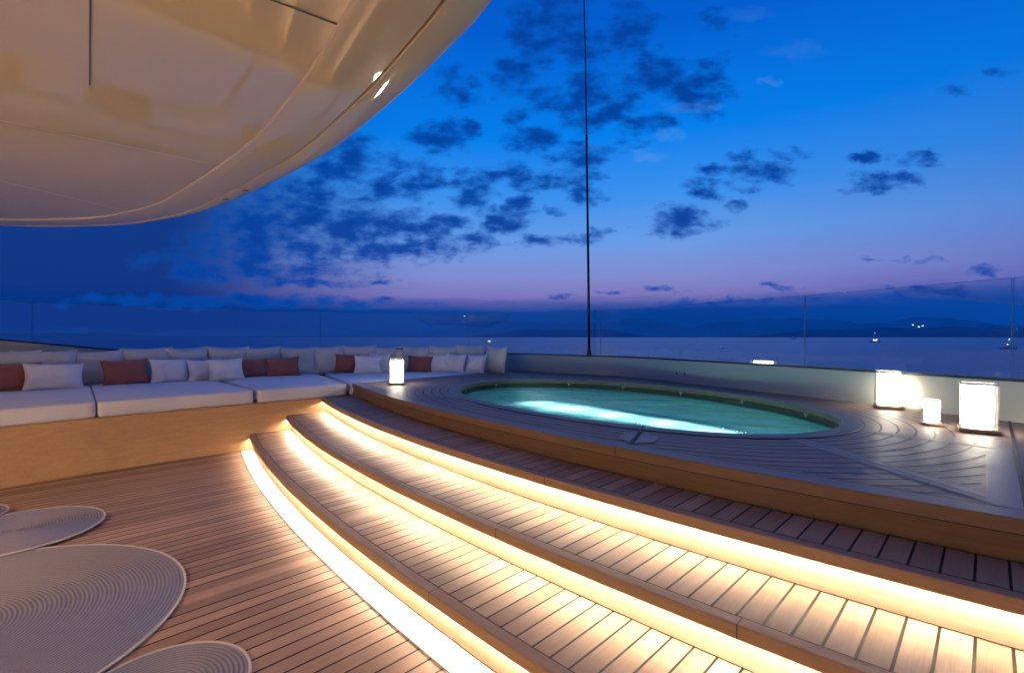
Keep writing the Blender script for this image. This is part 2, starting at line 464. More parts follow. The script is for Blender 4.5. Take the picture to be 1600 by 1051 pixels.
def ok(p):
    if not inside(OUT, p): return False
    if min((p-q).length for q in O4in[::4]) < .035 or not inside(OUTin, p):
        return False
    for a, b, w in BOARDS:
        if seg_dist(p, a, b) < w/2: return False
    s = (p-edgeA).dot(perp_e)
    if s > -.10: return False
    if min((p-q).length for q in W[wa::3]) < .07: return False
    return True
k = 0
while True:
    d = RIM+.085*(k+1); k += 1
    if k > 26: break
    N = 900
    fine = spline([(*p, 0) for p in pool_off(0)], 720, closed=True); fine = [p.to_2d() for p in fine]
    nrm = normals2(fine, True)
    P = [p+n*sgn*d for p, n in zip(fine, nrm)]
    okk = [ok(p) for p in P]
    hw = .0058
    for i in range(len(P)):
        j = (i+1) % len(P)
        if okk[i] and okk[j] and (P[i]-P[j]).length < .2:
            a, b = P[i], P[j]; na, nb = nrm[i]*hw*sgn, nrm[j]*hw*sgn
            caulk.poly([z3(a-na, ZP+.0012), z3(b-nb, ZP+.0012), z3(b+nb, ZP+.0012), z3(a+na, ZP+.0012)])
# straight planks beyond the seam at the right
n0 = len(V)
V += caulk.v; Fc2 = [tuple(i+n0 for i in f) for f in caulk.f]
top = obj('deck_boards', V, Fc+Fc2, [M['pooldeck'], M['caulk']], fm=[0]*len(Fc)+[1]*len(Fc2)); under(platform, top)
# margin boards (slightly proud) with dark edges
def board(a, b, w, name='margin_board', mat='margin', lines=(1, 1), z=.0022, mid=True):
    d = (b-a).normalized(); n = Vector((-d.y, d.x)); mb = MB()
    mb.poly([z3(a-n*w/2, ZP+z), z3(b-n*w/2, ZP+z), z3(b+n*w/2, ZP+z), z3(a+n*w/2, ZP+z)])
    lw = .003
    offs = []
    if lines[0]: offs.append(-w/2)
    if lines[1]: offs.append(w/2)
    if mid: offs.append(0)
    for o_ in offs:
        mb.poly([z3(a+n*(o_-lw), ZP+z+.001), z3(b+n*(o_-lw), ZP+z+.001), z3(b+n*(o_+lw), ZP+z+.001), z3(a+n*(o_+lw), ZP+z+.001)], 1)
    o = mb.build(name, [M[mat], M['caulk']]); under(platform, o); return o
board(diagA, diagB, .085, lines=(0, 0), mid=True)
board(mitA, mitB, .045, lines=(0, 1), mid=False)
board(lmA, lmB, .05, lines=(1, 0), mid=False)
board(bkA, bkB, .05, lines=(1, 0), mid=False)
# board beside the dark seam and the seam
e1 = edgeA2-perp_e*.05; e2 = edgeB2-perp_e*.05
o = board(v2(1541, 700)-perp_e*-.045, e2, .092, lines=(0, 0), mid=False, z=.0036)
mb = MB(); hw = .007
mb.poly([z3(edgeA2-perp_e*hw, ZP+.004), z3(edgeB2-perp_e*hw, ZP+.004), z3(edgeB2+perp_e*hw, ZP+.004), z3(edgeA2+perp_e*hw, ZP+.004)])
o = mb.build('deck_seam', M['caulk']); under(platform, o)
# border board along the outer edge + front fascia
mb = MB()
mb.quad_strip(ring(arc_pts(4, .012), ZP+.0048), ring(arc_pts(4, -.098), ZP+.0048))
mb.quad_strip(ring(arc_pts(4, -.098), ZP+.0060), ring(arc_pts(4, -.104), ZP+.0060), 1)
o = mb.build('border_board', [teak('weathered_border', (.27, .20, .165), center=(11.6, 13.17, 15.3), dark=.25, weather=.8), M['caulk']]); under(platform, o)
mb = MB()
mb.sweep([[c[i] for c in [[z3(p, z) for p in arc_pts(4, dr)] for dr, z in ((.009, ZP+.0048), (.012, ZP+.001), (.012, ZP-.044), (.0, ZP-.044))]] for i in range(220)], closed_ring=False)
mb.quad_strip(ring(arc_pts(4, .004), ZP-.050), ring(arc_pts(4, .004), ZP-.042), 1)
for jx, jy in JOINT[4]:
    q = at(jx, jy, ZP); P = arc_pts(4, .0135, 900); i = near_i(P, (q.x, q.y)); t = (P[i+1]-P[i-1]).normalized()*.002
    mb.poly([z3(P[i]-t, ZP-.044), z3(P[i]+t, ZP-.044), z3(P[i]+t, ZP+.004), z3(P[i]-t, ZP+.004)], 1)
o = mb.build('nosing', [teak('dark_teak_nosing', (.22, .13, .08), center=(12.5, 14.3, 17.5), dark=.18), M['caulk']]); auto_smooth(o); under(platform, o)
mb = MB(); mb.quad_strip(ring(arc_pts(4), Z3), ring(arc_pts(4), ZP-.044))
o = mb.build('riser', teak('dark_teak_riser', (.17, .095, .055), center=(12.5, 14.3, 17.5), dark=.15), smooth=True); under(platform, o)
# hatch boards by the pool front (two pale mitred blocks with a dark slot)
for sx in (-1, 1):
    if sx < 0: q = [(966.5, 685), (976, 676.5), (1001, 675), (984, 692.5)]
    else: q = [(990, 693), (1007, 676.5), (1030, 684), (1021, 692.5)]
    mb = MB(); mb.poly([z3(v2(*p), ZP+.0045) for p in q]); o = mb.build('inlay_board', M['margin']); under(platform, o)
mb = MB(); d = (topB-topA).normalized(); n = Vector((-d.y, d.x))*.0065
A_, B_ = topA-d*.10, topB+d*.02
mb.poly([z3(A_-n, ZP+.0105), z3(B_-n, ZP+.0105), z3(B_+n, ZP+.0105), z3(A_+n, ZP+.0105)]); o = mb.build('deck_slot', M['caulk']); under(platform, o)

# ------------------------------------------------------------------ hot tub
WL = ZP-.075
tub = empty('oval_hot_tub', (CTR.x, CTR.y, 0)); tag(tub, 'large oval whirlpool with glowing turquoise water sunk in the raised teak deck', 'hot tub')
def prof_ring(name, prof, mat, closedp=False, smooth=True):
    mb = MB(); rings = []
    cols = [[z3(p, z) for p in pool_off(d)] for d, z in prof]
    for i in range(180): rings.append([c[i] for c in cols])
    mb.sweep(rings, closed_ring=closedp, closed=True); o = mb.build(name, mat); auto_smooth(o, 30); under(tub, o); return o
rimM = teak('rim_teak', (.23, .17, .14), ang=PA+PI/2, dark=.22, weather=.9)
prof_ring('rim', [(RIM-.004, ZP+.002), (RIM-.008, ZP+.007), (.006, ZP+.007), (.0, ZP+.001)], rimM)
prof_ring('coaming', [(0, ZP+.001), (0, ZP-.040), (.02, ZP-.040)], plain('dark_coaming_teak', (.10, .07, .05), .5, var=.3, vscale=9))
prof_ring('rim_groove', [(RIM+.004, ZP+.0035), (RIM-.006, ZP+.0035)], M['caulk'])
prof_ring('gutter', [(.02, ZP-.040), (.03, ZP-.05), (.03, WL-.02), (.012, WL-.02)], M['caulk'])
basinM = plain('turquoise_tiles', (.03, .18, .20), .35, var=.1, vscale=3)
mb = MB(); cols = [[z3(p, z) for p in pool_off(d)] for d, z in ((.012, WL-.02), (.0, WL-.03), (-.02, .30), (-.35, .27), (-.38, .06))]
mb.sweep([[c[i] for c in cols] for i in range(180)], closed_ring=False, closed=True)
mb.poly([z3(p, .06) for p in pool_off(-.38)])
o = mb.build('basin', basinM); auto_smooth(o, 30); under(tub, o)
# water : gently domed and rippled surface sheet
def water_grid(scale_d, z, name, mat, amp):
    base = pool_off(scale_d); cx = sum((p for p in base), Vector((0, 0)))/len(base); mb = MB(); rings = []
    for k_ in range(46):
        s = k_/45; rr = []
        for p in base:
            q = cx+(p-cx)*max(.004, s)
            h = noise.noise(Vector((q.x*3.2+q.y*1.2, q.y*4.2, 0)))*amp+noise.noise(Vector((q.x*9, q.y*9, 3)))*amp*.35
            rr.append(z3(q, z+h*min(1, (1-s)*6+.15)))
        rings.append(rr)
    mb.sweep(rings, closed_ring=True, closed=False); mb.poly(rings[0])
    o = mb.build(name, mat, smooth=True); under(tub, o); return o
m, nt, b = new_mat('pool_water'); nt.nodes.remove(b); out = nt.nodes['Material Output']
tr = nn(nt, 'ShaderNodeBsdfTransparent', i_Color=(.62, .93, .95, 1)); gl = nn(nt, 'ShaderNodeBsdfGlossy', i_Color=(1, 1, 1, 1), i_Roughness=.09)
g = nn(nt, 'ShaderNodeNewGeometry'); n = nn(nt, 'ShaderNodeTexNoise', i_Scale=9.0, i_Detail=3.0, i_Distortion=.8); nt.links.new(g.outputs['Position'], n.inputs['Vector'])
bp = nn(nt, 'ShaderNodeBump', i_Strength=.35, i_Distance=.02); nt.links.new(n.outputs[0], bp.inputs['Height'])
fr = nn(nt, 'ShaderNodeFresnel', i_IOR=1.33); nt.links.new(bp.outputs[0], fr.inputs['Normal']); nt.links.new(bp.outputs[0], gl.inputs['Normal'])
mx = nn(nt, 'ShaderNodeMixShader'); nt.links.new(math_(nt, 'MULTIPLY', fr.outputs[0], .55), mx.inputs[0]); nt.links.new(tr.outputs[0], mx.inputs[1]); nt.links.new(gl.outputs[0], mx.inputs[2])
nt.links.new(mx.outputs[0], out.inputs[0]); M['water'] = m
water_grid(.02, WL, 'water', M['water'], .010)
# aerated bubbles just under the surface : swirl of milky plumes
m, nt, b = new_mat('bubble_plume'); nt.nodes.remove(b); out = nt.nodes['Material Output']
g = nn(nt, 'ShaderNodeNewGeometry'); mp = nn(nt, 'ShaderNodeMapping'); mp.vector_type = 'POINT'
sub = nn(nt, 'ShaderNodeVectorMath', operation='SUBTRACT'); sub.inputs[1].default_value = (CTR.x, CTR.y, WL)
nt.links.new(g.outputs['Position'], sub.inputs[0])
mp.inputs['Rotation'].default_value = (0, 0, -EA); nt.links.new(sub.outputs[0], mp.inputs[0])
wob = nn(nt, 'ShaderNodeTexNoise', i_Scale=1.6, i_Detail=2.0); nt.links.new(mp.outputs[0], wob.inputs['Vector'])
sep = nn(nt, 'ShaderNodeSeparateXYZ'); nt.links.new(mp.outputs[0], sep.inputs[0])
a_, b_ = sep.outputs[0], sep.outputs[1]
# band along the long axis, bowed, displaced toward the front side
bow = math_(nt, 'MULTIPLY_ADD', a_, .13, -.32)
yy = math_(nt, 'SUBTRACT', b_, math_(nt, 'ADD', bow, math_(nt, 'MULTIPLY_ADD', wob.outputs[0], .3, -.15)))
st = nn(nt, 'ShaderNodeTexNoise', i_Scale=1.0, i_Detail=5.0, i_Roughness=.6, i_Distortion=.5)
cbx = nn(nt, 'ShaderNodeCombineXYZ'); nt.links.new(math_(nt, 'MULTIPLY', a_, 1.6), cbx.inputs[0]); nt.links.new(math_(nt, 'MULTIPLY', b_, 7.0), cbx.inputs[1]); nt.links.new(cbx.outputs[0], st.inputs['Vector'])
wd = math_(nt, 'DIVIDE', math_(nt, 'ABSOLUTE', yy), math_(nt, 'MULTIPLY_ADD', a_, -.10, .34))
fb = math_(nt, 'SUBTRACT', 1.0, math_(nt, 'MULTIPLY', wd, wd), clamp=True)
fb = math_(nt, 'MULTIPLY', fb, math_(nt, 'SUBTRACT', 1.0, math_(nt, 'POWER', math_(nt, 'ABSOLUTE', math_(nt, 'DIVIDE', math_(nt, 'SUBTRACT', a_, .40), 1.25)), 6.0), clamp=True))
fb = math_(nt, 'MULTIPLY', fb, math_(nt, 'MULTIPLY_ADD', st.outputs[0], 1.5, .25), clamp=True)
wide = math_(nt, 'MULTIPLY', math_(nt, 'SUBTRACT', st.outputs[0], .42, clamp=True), 1.6, clamp=True)
fac = math_(nt, 'MAXIMUM', fb, math_(nt, 'MULTIPLY', wide, .5))
df = nn(nt, 'ShaderNodeBsdfTranslucent', i_Color=(.80, .97, .90, 1)); df2 = nn(nt, 'ShaderNodeBsdfDiffuse', i_Color=(.75, .92, .85, 1))
ad = nn(nt, 'ShaderNodeMixShader'); ad.inputs[0].default_value = .5
nt.links.new(df.outputs[0], ad.inputs[1]); nt.links.new(df2.outputs[0], ad.inputs[2])
tr = nn(nt, 'ShaderNodeBsdfTransparent'); mx = nn(nt, 'ShaderNodeMixShader')
nt.links.new(fac, mx.inputs[0]); nt.links.new(tr.outputs[0], mx.inputs[1]); nt.links.new(ad.outputs[0], mx.inputs[2]); nt.links.new(mx.outputs[0], out.inputs[0])
water_grid(-.03, WL-.035, 'bubbles', m, .008)
# underwater lamps (real lights in the basin wall)
for a_l, b_l, en in ((-.6, -.35, 5), (-.15, -.3, 6), (.35, -.25, 5), (.85, -.2, 5), (1.35, -.15, 5), (-1.2, .1, 1.2), (.2, .6, 1.2)):
    c_l, s_l = math.cos(EA), math.sin(EA); e = CTR+Vector((a_l*c_l-b_l*s_l, a_l*s_l+b_l*c_l))
    L = bpy.data.lights.new('underwater_lamp', 'POINT'); L.energy = en*2.1; L.color = (.72, 1.0, .88); L.shadow_soft_size = .05
    lo = bpy.data.objects.new('underwater_lamp', L); C.objects.link(lo); lo.location = (e.x, e.y, .36); under(tub, lo)
# overflow spouts around the far rim
for px_, py_ in ((799, 602), (878, 602), (958, 605), (1043, 613), (1137, 625), (1240, 642), (735, 608)):
    q = at(px_, py_-4, ZP).to_2d(); i = min(range(180), key=lambda i: (POOL[i]-q).length); c_ = POOL[i]
    nrm_ = normals2(POOL, True)[i]*-sgn; ang = math.atan2(nrm_.y, nrm_.x)
    mb = MB(); p0 = z3(c_, ZP-.050)
    mb.box(p0+Vector((nrm_.x, nrm_.y, 0))*.012, (.02, .035, .004), ang); mb.box(p0+Vector((nrm_.x, nrm_.y, 0))*.02+Vector((0, 0, -.012)), (.005, .007, .018), ang)
    mb.box(p0+Vector((nrm_.x, nrm_.y, 0))*.026+Vector((0, 0, .008)), (.004, .02, .006), ang)
    o = mb.build('spout', M['spout']); under(tub, o)

# ------------------------------------------------------------------ sofa
sofa = empty('built_in_sofa', (-3.6, 5.0, 0)); tag(sofa, 'long curved built-in sofa with pale seat pads on an oiled teak base, left side', 'sofa')
mb = MB(); iE = near_i(F, (-1.97, 5.95))
Fb = F[:iE+1]; Nf = normals2(Fb)
if (Nf[100].x*(-1)+Nf[100].y*1) < 0: sN = 1
else: sN = -1
# inward (toward the back) normal
inn_ = [n*(-sN) for n in Nf]
if (Fb[100]+inn_[100]*.5-Bk[120]).length > (Fb[100]-inn_[100]*.5-Bk[120]).length: inn_ = [-n for n in inn_]
mb.sweep([[z3(p, 0), z3(p, Z3-.012), z3(p+n*.012, Z3), z3(p+n*.25, Z3)] for p, n in zip(Fb, inn_)], closed_ring=False)
mb.quad_strip([z3(p-n*.003, .006) for p, n in zip(Fb, inn_)], [z3(p-n*.012, .006) for p, n in zip(Fb, inn_)], 1)  # toe shadow laid as a dark strip along the foot of the base
o = mb.build('base', [M['sofabase'], M['caulk']]); auto_smooth(o, 30); under(sofa, o)
def slab_round(name, outl, z0, z1, r, mat, parent, puff=.012):
    P = [Vector((p[0], p[1])) for p in outl]; n = len(P)
    ar = sum(P[i].x*P[(i+1) % n].y-P[(i+1) % n].x*P[i].y for i in range(n))
    if ar < 0: P.reverse()
    Nn = [-q for q in normals2(P, True)]          # inward for ccw
    rings = []
    rb = .018
    for a in (0, .5, 1): rings.append((rb*(1-math.sin(a*PI/2)), z0+rb*(1-math.cos(a*PI/2))))
    for a in range(0, 7):
        t = a/6*PI/2; rings.append((r*(1-math.cos(t)), z1-r+r*math.sin(t)))
    mb = MB(); R = []
    for ins, z in rings: R.append([z3(p+q*ins, z) for p, q in zip(P, Nn)])
    top_ = R[-1]; c_ = sum((q for q in top_), Vector())/len(top_)
    for k_ in range(1, 15):
        f_ = k_/15; w_ = min(1, f_*4); R.append([(q.lerp(c_, f_))+Vector((0, 0, puff*w_+noise.noise(q.lerp(c_, f_)*2.2)*.006*w_)) for q in top_])
    mb.sweep(R, closed_ring=True); mb.poly(R[-1]); mb.poly(R[0])
    o = mb.build(name, mat, smooth=True); under(parent, o)
    for zz in (z1-r*.35, z0+.030):
        ins = r*.18 if zz > z0+.05 else -.001; rr_ = .0035; mb2 = MB(); ring_ = []
        for p, q in zip(P, Nn):
            c_ = z3(p+q*ins, zz); ring_.append([c_+Vector((q.x, q.y, 0))*math.cos(a*PI/3)*rr_+Vector((0, 0, math.sin(a*PI/3)*rr_)) for a in range(6)])
        mb2.sweep(ring_, closed=True); pi_ = mb2.build('piping', mat, smooth=True); pi_.parent = o
    return o
def round_corners(P, r=.045):
    """P list of (pt, is_corner) -> outline with filleted corners"""
    out = []
    n = len(P)
    for i, (p, c) in enumerate(P):
        if not c: out.append(p); continue
        a = P[(i-1) % n][0]; b = P[(i+1) % n][0]
        da = (a-p); db = (b-p); ra = min(r, da.length*.45); rb = min(r, db.length*.45)
        A = p+da.normalized()*ra; B = p+db.normalized()*rb
        for t in (0, .25, .5, .75, 1): out.append((A*(1-t)**2+p*2*t*(1-t)+B*t*t))
    return out
cuts = [((-5.55, 1.6), (-7.0, 2.5)), (v2(148, 653, Z3), v2(144, 602.6, SEAT)), (v2(401, 629, Z3), v2(346, 592.5, SEAT)), (Vector((-1.97, 5.95)), Vector((-3.0, 7.72))), (Vector((-.16, 7.98)), Vector((-.2, 8.2)))]
cuts = [(Vector(a), Vector(b)) for a, b in cuts]
for (a0, b0), (a1, b1) in zip(cuts, cuts[1:]):
    i0, i1 = near_i(F, a0), near_i(F, a1); j0, j1 = near_i(Bk, b0), near_i(Bk, b1)
    fr_ = F[i0:i1+1:4]; bk_ = Bk[j0:j1+1:4]
    if len(fr_) < 3: fr_ = [F[i0], F[i1]]
    P = [(p, False) for p in fr_]+[(p, False) for p in reversed(bk_)]
    # extend under the back cushions
    P = [(p, i in (0, len(fr_)-1, len(fr_), len(P)-1)) for i, (p, c) in enumerate(P)]
    c0 = sum((p for p, c in P), Vector((0, 0)))/len(P)
    P = [(p+(c0-p).normalized()*.006, c) for p, c in P]
    # shrink the ends 4 mm each so the pads are separate
    top_z = SEAT-.004 if a1.x < -.5 else SEAT-.006
    slab_round('seat_cushion', round_corners(P), Z3+.002 if a1.x < -.5 else Z3+.002, top_z, .022, M['seat'], sofa, puff=.008)
# shelf behind / below the back cushions
mb = MB()
j = [Vector(p) for p in Bk]
Nb = normals2(Bk); 
if (Bk[120]+Nb[120]*.2-CTR).length < (Bk[120]-CTR).length: Nb = [-q for q in Nb]
mb.quad_strip([z3(p-q*.02, SEAT-.02) for p, q in zip(Bk, Nb)], [z3(p+q*.45, SEAT-.02) for p, q in zip(Bk, Nb)])
o = mb.build('back_ledge', M['seat']); under(sofa, o)

# ------------------------------------------------------------------ cushions
def pillow_mesh(w, h, t, seed=0, slump=.0):
    n = 22; V = []; Fq = []
    rnd = random.Random(seed); ph = rnd.uniform(0, 50)
    def P(u, v, s):
        au, av = abs(u), abs(v)
        x = w/2*u*(1-.10*(1-v*v)**1.0*au**3); z = h/2*v*(1-.10*(1-u*u)*av**3)
        e = max(0, (1-au**2.6)*(1-av**2.6))**.55
        th = t/2*e*s
        th += (noise.noise(Vector((u*1.7+ph, v*1.7, s)))*.012+noise.noise(Vector((u*4+ph, v*4, s)))*.004)*e*2
        # diagonal tension creases by the corners
        c = (au*av)**3; th += s*math.sin((au-av)*22+ph)*.0035*c*(1-max(au, av)**6)
        z += slump*(-.02)*(1-u*u)*max(0, v)
        return (x, th, z+h/2)
    for s in (-1, 1):
        for i in range(n+1):
            for j in range(n+1): 
                u = math.sin((i/n*2-1)*PI/2*.98)/math.sin(PI/2*.98); v = math.sin((j/n*2-1)*PI/2*.98)/math.sin(PI/2*.98)
                V.append(P(u, v, s))
    N = (n+1)**2
    for k_ in range(2):
        for i in range(n):
            for j in range(n):
                a = k_*N+i*(n+1)+j; q = (a, a+1, a+n+2, a+n+1); Fq.append(q if k_ == 0 else q[::-1])
    return V, Fq
def piping_mesh(w, h):
    mb = MB(); pts = []
    n = 22
    for sx in range(4):
        for i in range(n):
            s = i/n*2-1
            u, v = ((s, -1), (1, s), (-s, 1), (-1, -s))[sx]
            x = w/2*u*(1-.10*(1-v*v)*abs(u)**3); z = h/2*v*(1-.10*(1-u*u)*abs(v)**3)
            pts.append(Vector((x, 0, z+h/2)))
    k = len(pts); rings = []
    for i in range(k):
        d = (pts[(i+1) % k]-pts[i-1]).normalized(); a = Vector((0, 1, 0)); b_ = d.cross(a)
        rings.append([pts[i]+(a*math.cos(t*PI/3)+b_*math.sin(t*PI/3))*.0045 for t in range(6)])
    mb.sweep(rings, closed=True); return mb
def tangent_yaw(p):
    i = near_i(Bk, p); i = max(2, min(len(Bk)-3, i)); d = Bk[i+2]-Bk[i-2]
    return math.atan2(d.y, d.x)
def pillow(x, y, z, w, h, t, yaw, lean, mat, label, group, name='cushion', roll=0, seed=0):
    V, Fq = pillow_mesh(w, h, t, seed)
    o = obj(name, V, Fq, M[mat], smooth=True)
    bm = bmesh.new(); bm.from_mesh(o.data); bmesh.ops.remove_doubles(bm, verts=bm.verts, dist=.0008); bmesh.ops.recalc_face_normals(bm, faces=bm.faces)
    for f in bm.faces: f.smooth = True
    bm.to_mesh(o.data); bm.free()
    # local +y points to the back; lean tips the top backwards
    o.matrix_world = Matrix.Translation((x, y, z)) @ Matrix.Rotation(yaw, 4, 'Z') @ Matrix.Rotation(-lean, 4, 'X') @ Matrix.Rotation(roll, 4, 'Y')
    tag(o, label, 'cushion', group)
    pm = piping_mesh(w, h); pp = pm.build('piping', M[mat], o, smooth=True)
    return o
GB = 'large grey back cushions along the sofa'
backs = [ # px centre, base y, width, label
 (8, 608.5, .62, 'large grey back cushion at the far left end, cut by the photo edge'),
 (71, 605, .62, 'large grey back cushion behind the white cushion nearest the left end'),
 (157, 600.5, .60, 'large grey back cushion between the nearest white cushion and the lone terracotta one'),
 (231, 596, .60, 'large grey back cushion between the single terracotta cushion and the white one beside it'),
 (299, 592, .58, 'large grey back cushion behind the half hidden white cushion of the white pair'),
 (358, 588.5, .58, 'large grey back cushion behind the white cushion overlapping a terracotta one'),
 (415, 586, .58, 'large grey back cushion between the two terracotta cushions in the middle of the sofa'),
 (466, 584, .56, 'large grey back cushion just right of the lone square terracotta cushion'),
 (514, 582.6, .56, 'large grey back cushion standing tall left of the terracotta and white pair'),
 (562, 581.8, .58, 'large grey back cushion hidden behind the small terracotta and white pair'),
 (608, 581.2, .56, 'large grey back cushion left behind the lone lantern on the sofa side'),
 (651, 580.8, .58, 'large grey back cushion behind the last terracotta cushion, right of the lone lantern'),
 (694, 580.4, .56, 'large grey back cushion behind the two white cushions in the corner'),
 (735, 580.2, .54, 'large grey back cushion second from the right end of the sofa'),
]
for k_, (px_, py_, w_, lab) in enumerate(backs):
    p = at(px_, py_, SEAT); i = near_i(Bk, (p.x, p.y))
    # place on the surveyed back line at the same bearing
    br = (px_-800)/FOC
    i = min(range(len(Bk)), key=lambda i: abs(Bk[i].x/Bk[i].y-br) if Bk[i].y > 2.5 else 9)
    b0 = Bk[i]; yaw = tangent_yaw(b0)+random.uniform(-.13, .13)
    pillow(b0.x, b0.y, SEAT-.012, w_-.045+random.uniform(-.02, .02), .425+random.uniform(-.022, .028), .20, yaw, math.radians(random.uniform(4, 15)), 'backfab', lab, GB, 'back_cushion', math.radians(random.uniform(-3.5, 3.5)), k_)
# the turned one in the corner
p = at(770, 581, SEAT); pillow(p.x+.02, p.y-.12, SEAT-.012, .44, .43, .17, math.radians(-38), math.radians(9), 'backfab', 'large grey cushion turned inward at the right end of the sofa', GB, 'back_cushion', .03, 40)
GW, GT = 'small white scatter cushions', 'small terracotta scatter cushions'
small = [ # px, base y, width m, height m, mat, yaw offset deg, label
 (16, 611, .50, .30, 'terra', 4, 'terracotta cushion at the left edge of the photo'),
 (85, 608, .50, .29, 'white', 3, 'white scatter cushion nearest the camera, right of the terracotta one at the left edge'),
 (199, 600.5, .46, .31, 'terra', 2, 'terracotta cushion standing alone between two white cushions'),
 (267, 596.5, .42, .30, 'white', 4, 'white cushion just right of the lone terracotta cushion'),
 (322, 594, .40, .28, 'white', 2, 'white cushion half hidden behind another white cushion'),
 (355, 594, .42, .29, 'white', -2, 'white cushion overlapping the hidden white one and the terracotta one beside it'),
 (395, 589.5, .38, .27, 'terra', 3, 'terracotta cushion partly hidden by a white cushion, middle of the sofa'),
 (443, 587.5, .46, .28, 'terra', 0, 'terracotta cushion left of the tall grey cushions, mid sofa'),
 (541, 582.5, .36, .30, 'terra', -8, 'terracotta cushion touching a white one left of the lone lantern'),
 (592, 581.8, .36, .31, 'white', -14, 'white cushion half hidden behind the white one next to the lantern'),
 (575, 583.6, .42, .29, 'white', 4, 'white cushion leaning between terracotta cushion and lantern'),
 (654, 581, .42, .27, 'terra', -12, 'terracotta cushion just right of the lone lantern'),
 (684, 580.8, .36, .29, 'white', -18, 'white cushion tucked behind the right edge of the last terracotta cushion'),
 (709, 581.4, .36, .30, 'white', -22, 'white square cushion, second of the white ones in the corner'),
 (741, 582.4, .36, .30, 'white', -34, 'rightmost white scatter cushion, leaning on the turned grey cushion'),
]
for k_, (px_, py_, w_, h_, mt, dy, lab) in enumerate(small):
    p = at(px_, py_, SEAT); yaw = tangent_yaw((p.x, p.y))+math.radians(dy)
    pillow(p.x, p.y, SEAT-.002, w_, h_, .13, yaw, math.radians(random.uniform(13, 20)), mt, lab, GT if mt == 'terra' else GW, 'scatter_cushion', math.radians(random.uniform(-3, 3)), 100+k_)
# slim post between the cushions behind the lantern
p = at(624.5, 582.5, SEAT); po = empty('service_post', (p.x, p.y, SEAT)); tag(po, 'slim grey post with dark cap standing between cushions behind the lone lantern', 'post')
mb = MB(); mb.box((0, 0, .185), (.095, .06, .37)); o = add_bevel(mb.build('post', M['greypost'], po))
mb = MB(); mb.box((0, 0, .380), (.10, .065, .018)); o = add_bevel(mb.build('cap', M['dark'], po))

# ------------------------------------------------------------------ lanterns
def glass_mat(name, tint=(1, 1, 1), refl=1.0, rough=.0, ior=1.5):
    m, nt, b = new_mat(name); nt.nodes.remove(b); out = nt.nodes['Material Output']
    tr = nn(nt, 'ShaderNodeBsdfTransparent', i_Color=(*tint, 1)); gl = nn(nt, 'ShaderNodeBsdfGlossy', i_Color=(1, 1, 1, 1), i_Roughness=rough)
    fr = nn(nt, 'ShaderNodeFresnel', i_IOR=ior); mx = nn(nt, 'ShaderNodeMixShader')
    # sheet glass : the back face must not see total internal reflection
    gm = nn(nt, 'ShaderNodeNewGeometry')
    inv = mixc(nt, gm.outputs['Backfacing'], (ior, ior, ior), (1/ior*1.0, 1/ior, 1/ior))
    lw = nn(nt, 'ShaderNodeLayerWeight', i_Blend=.5)
    f = math_(nt, 'POWER', lw.outputs['Facing'], 4.0)
    f = math_(nt, 'MULTIPLY_ADD', f, .85, .12)
    nt.links.new(math_(nt, 'MULTIPLY', f, refl, clamp=True), mx.inputs[0]); nt.links.new(tr.outputs[0], mx.inputs[1]); nt.links.new(gl.outputs[0], mx.inputs[2])
    nt.links.new(mx.outputs[0], out.inputs[0]); return m
def uneven(m, amount=.35):
    nt = m.node_tree; b = nt.nodes['Principled BSDF']; st = b.inputs['Emission Strength'].default_value
    g = nn(nt, 'ShaderNodeNewGeometry'); n = nn(nt, 'ShaderNodeTexNoise', i_Scale=1.3, i_Detail=2.0); nt.links.new(g.outputs['Position'], n.inputs['Vector'])
    nt.links.new(math_(nt, 'MULTIPLY', math_(nt, 'MULTIPLY_ADD', n.outputs[0], amount*2, 1-amount), st), b.inputs['Emission Strength'])
uneven(M['led'])
M['lglass'] = glass_mat('lantern_glass', (.95, .96, .96), 1.3)
M['wglass'] = glass_mat('windbreak_glass', (.78, .91, 1.0), 1.15)
def rrect(w, d, r, n=6):
    P = []
    for cx, cy, a0 in ((w/2-r, d/2-r, 0), (-w/2+r, d/2-r, PI/2), (-w/2+r, -d/2+r, PI), (w/2-r, -d/2+r, 3*PI/2)):
        for i in range(n+1): P.append((cx+r*math.cos(a0+i/n*PI/2), cy+r*math.sin(a0+i/n*PI/2)))
    return P
def rprism(w, d, r, z0, z1, bev=.004):
    mb = MB(); R = []
    for ins, z in ((bev, z0), (0, z0+bev), (0, z1-bev), (bev, z1)):
        R.append([Vector((x, y, z)) for x, y in rrect(w-2*ins, d-2*ins, r)])
    mb.sweep(R, closed_ring=True, caps=True); return mb
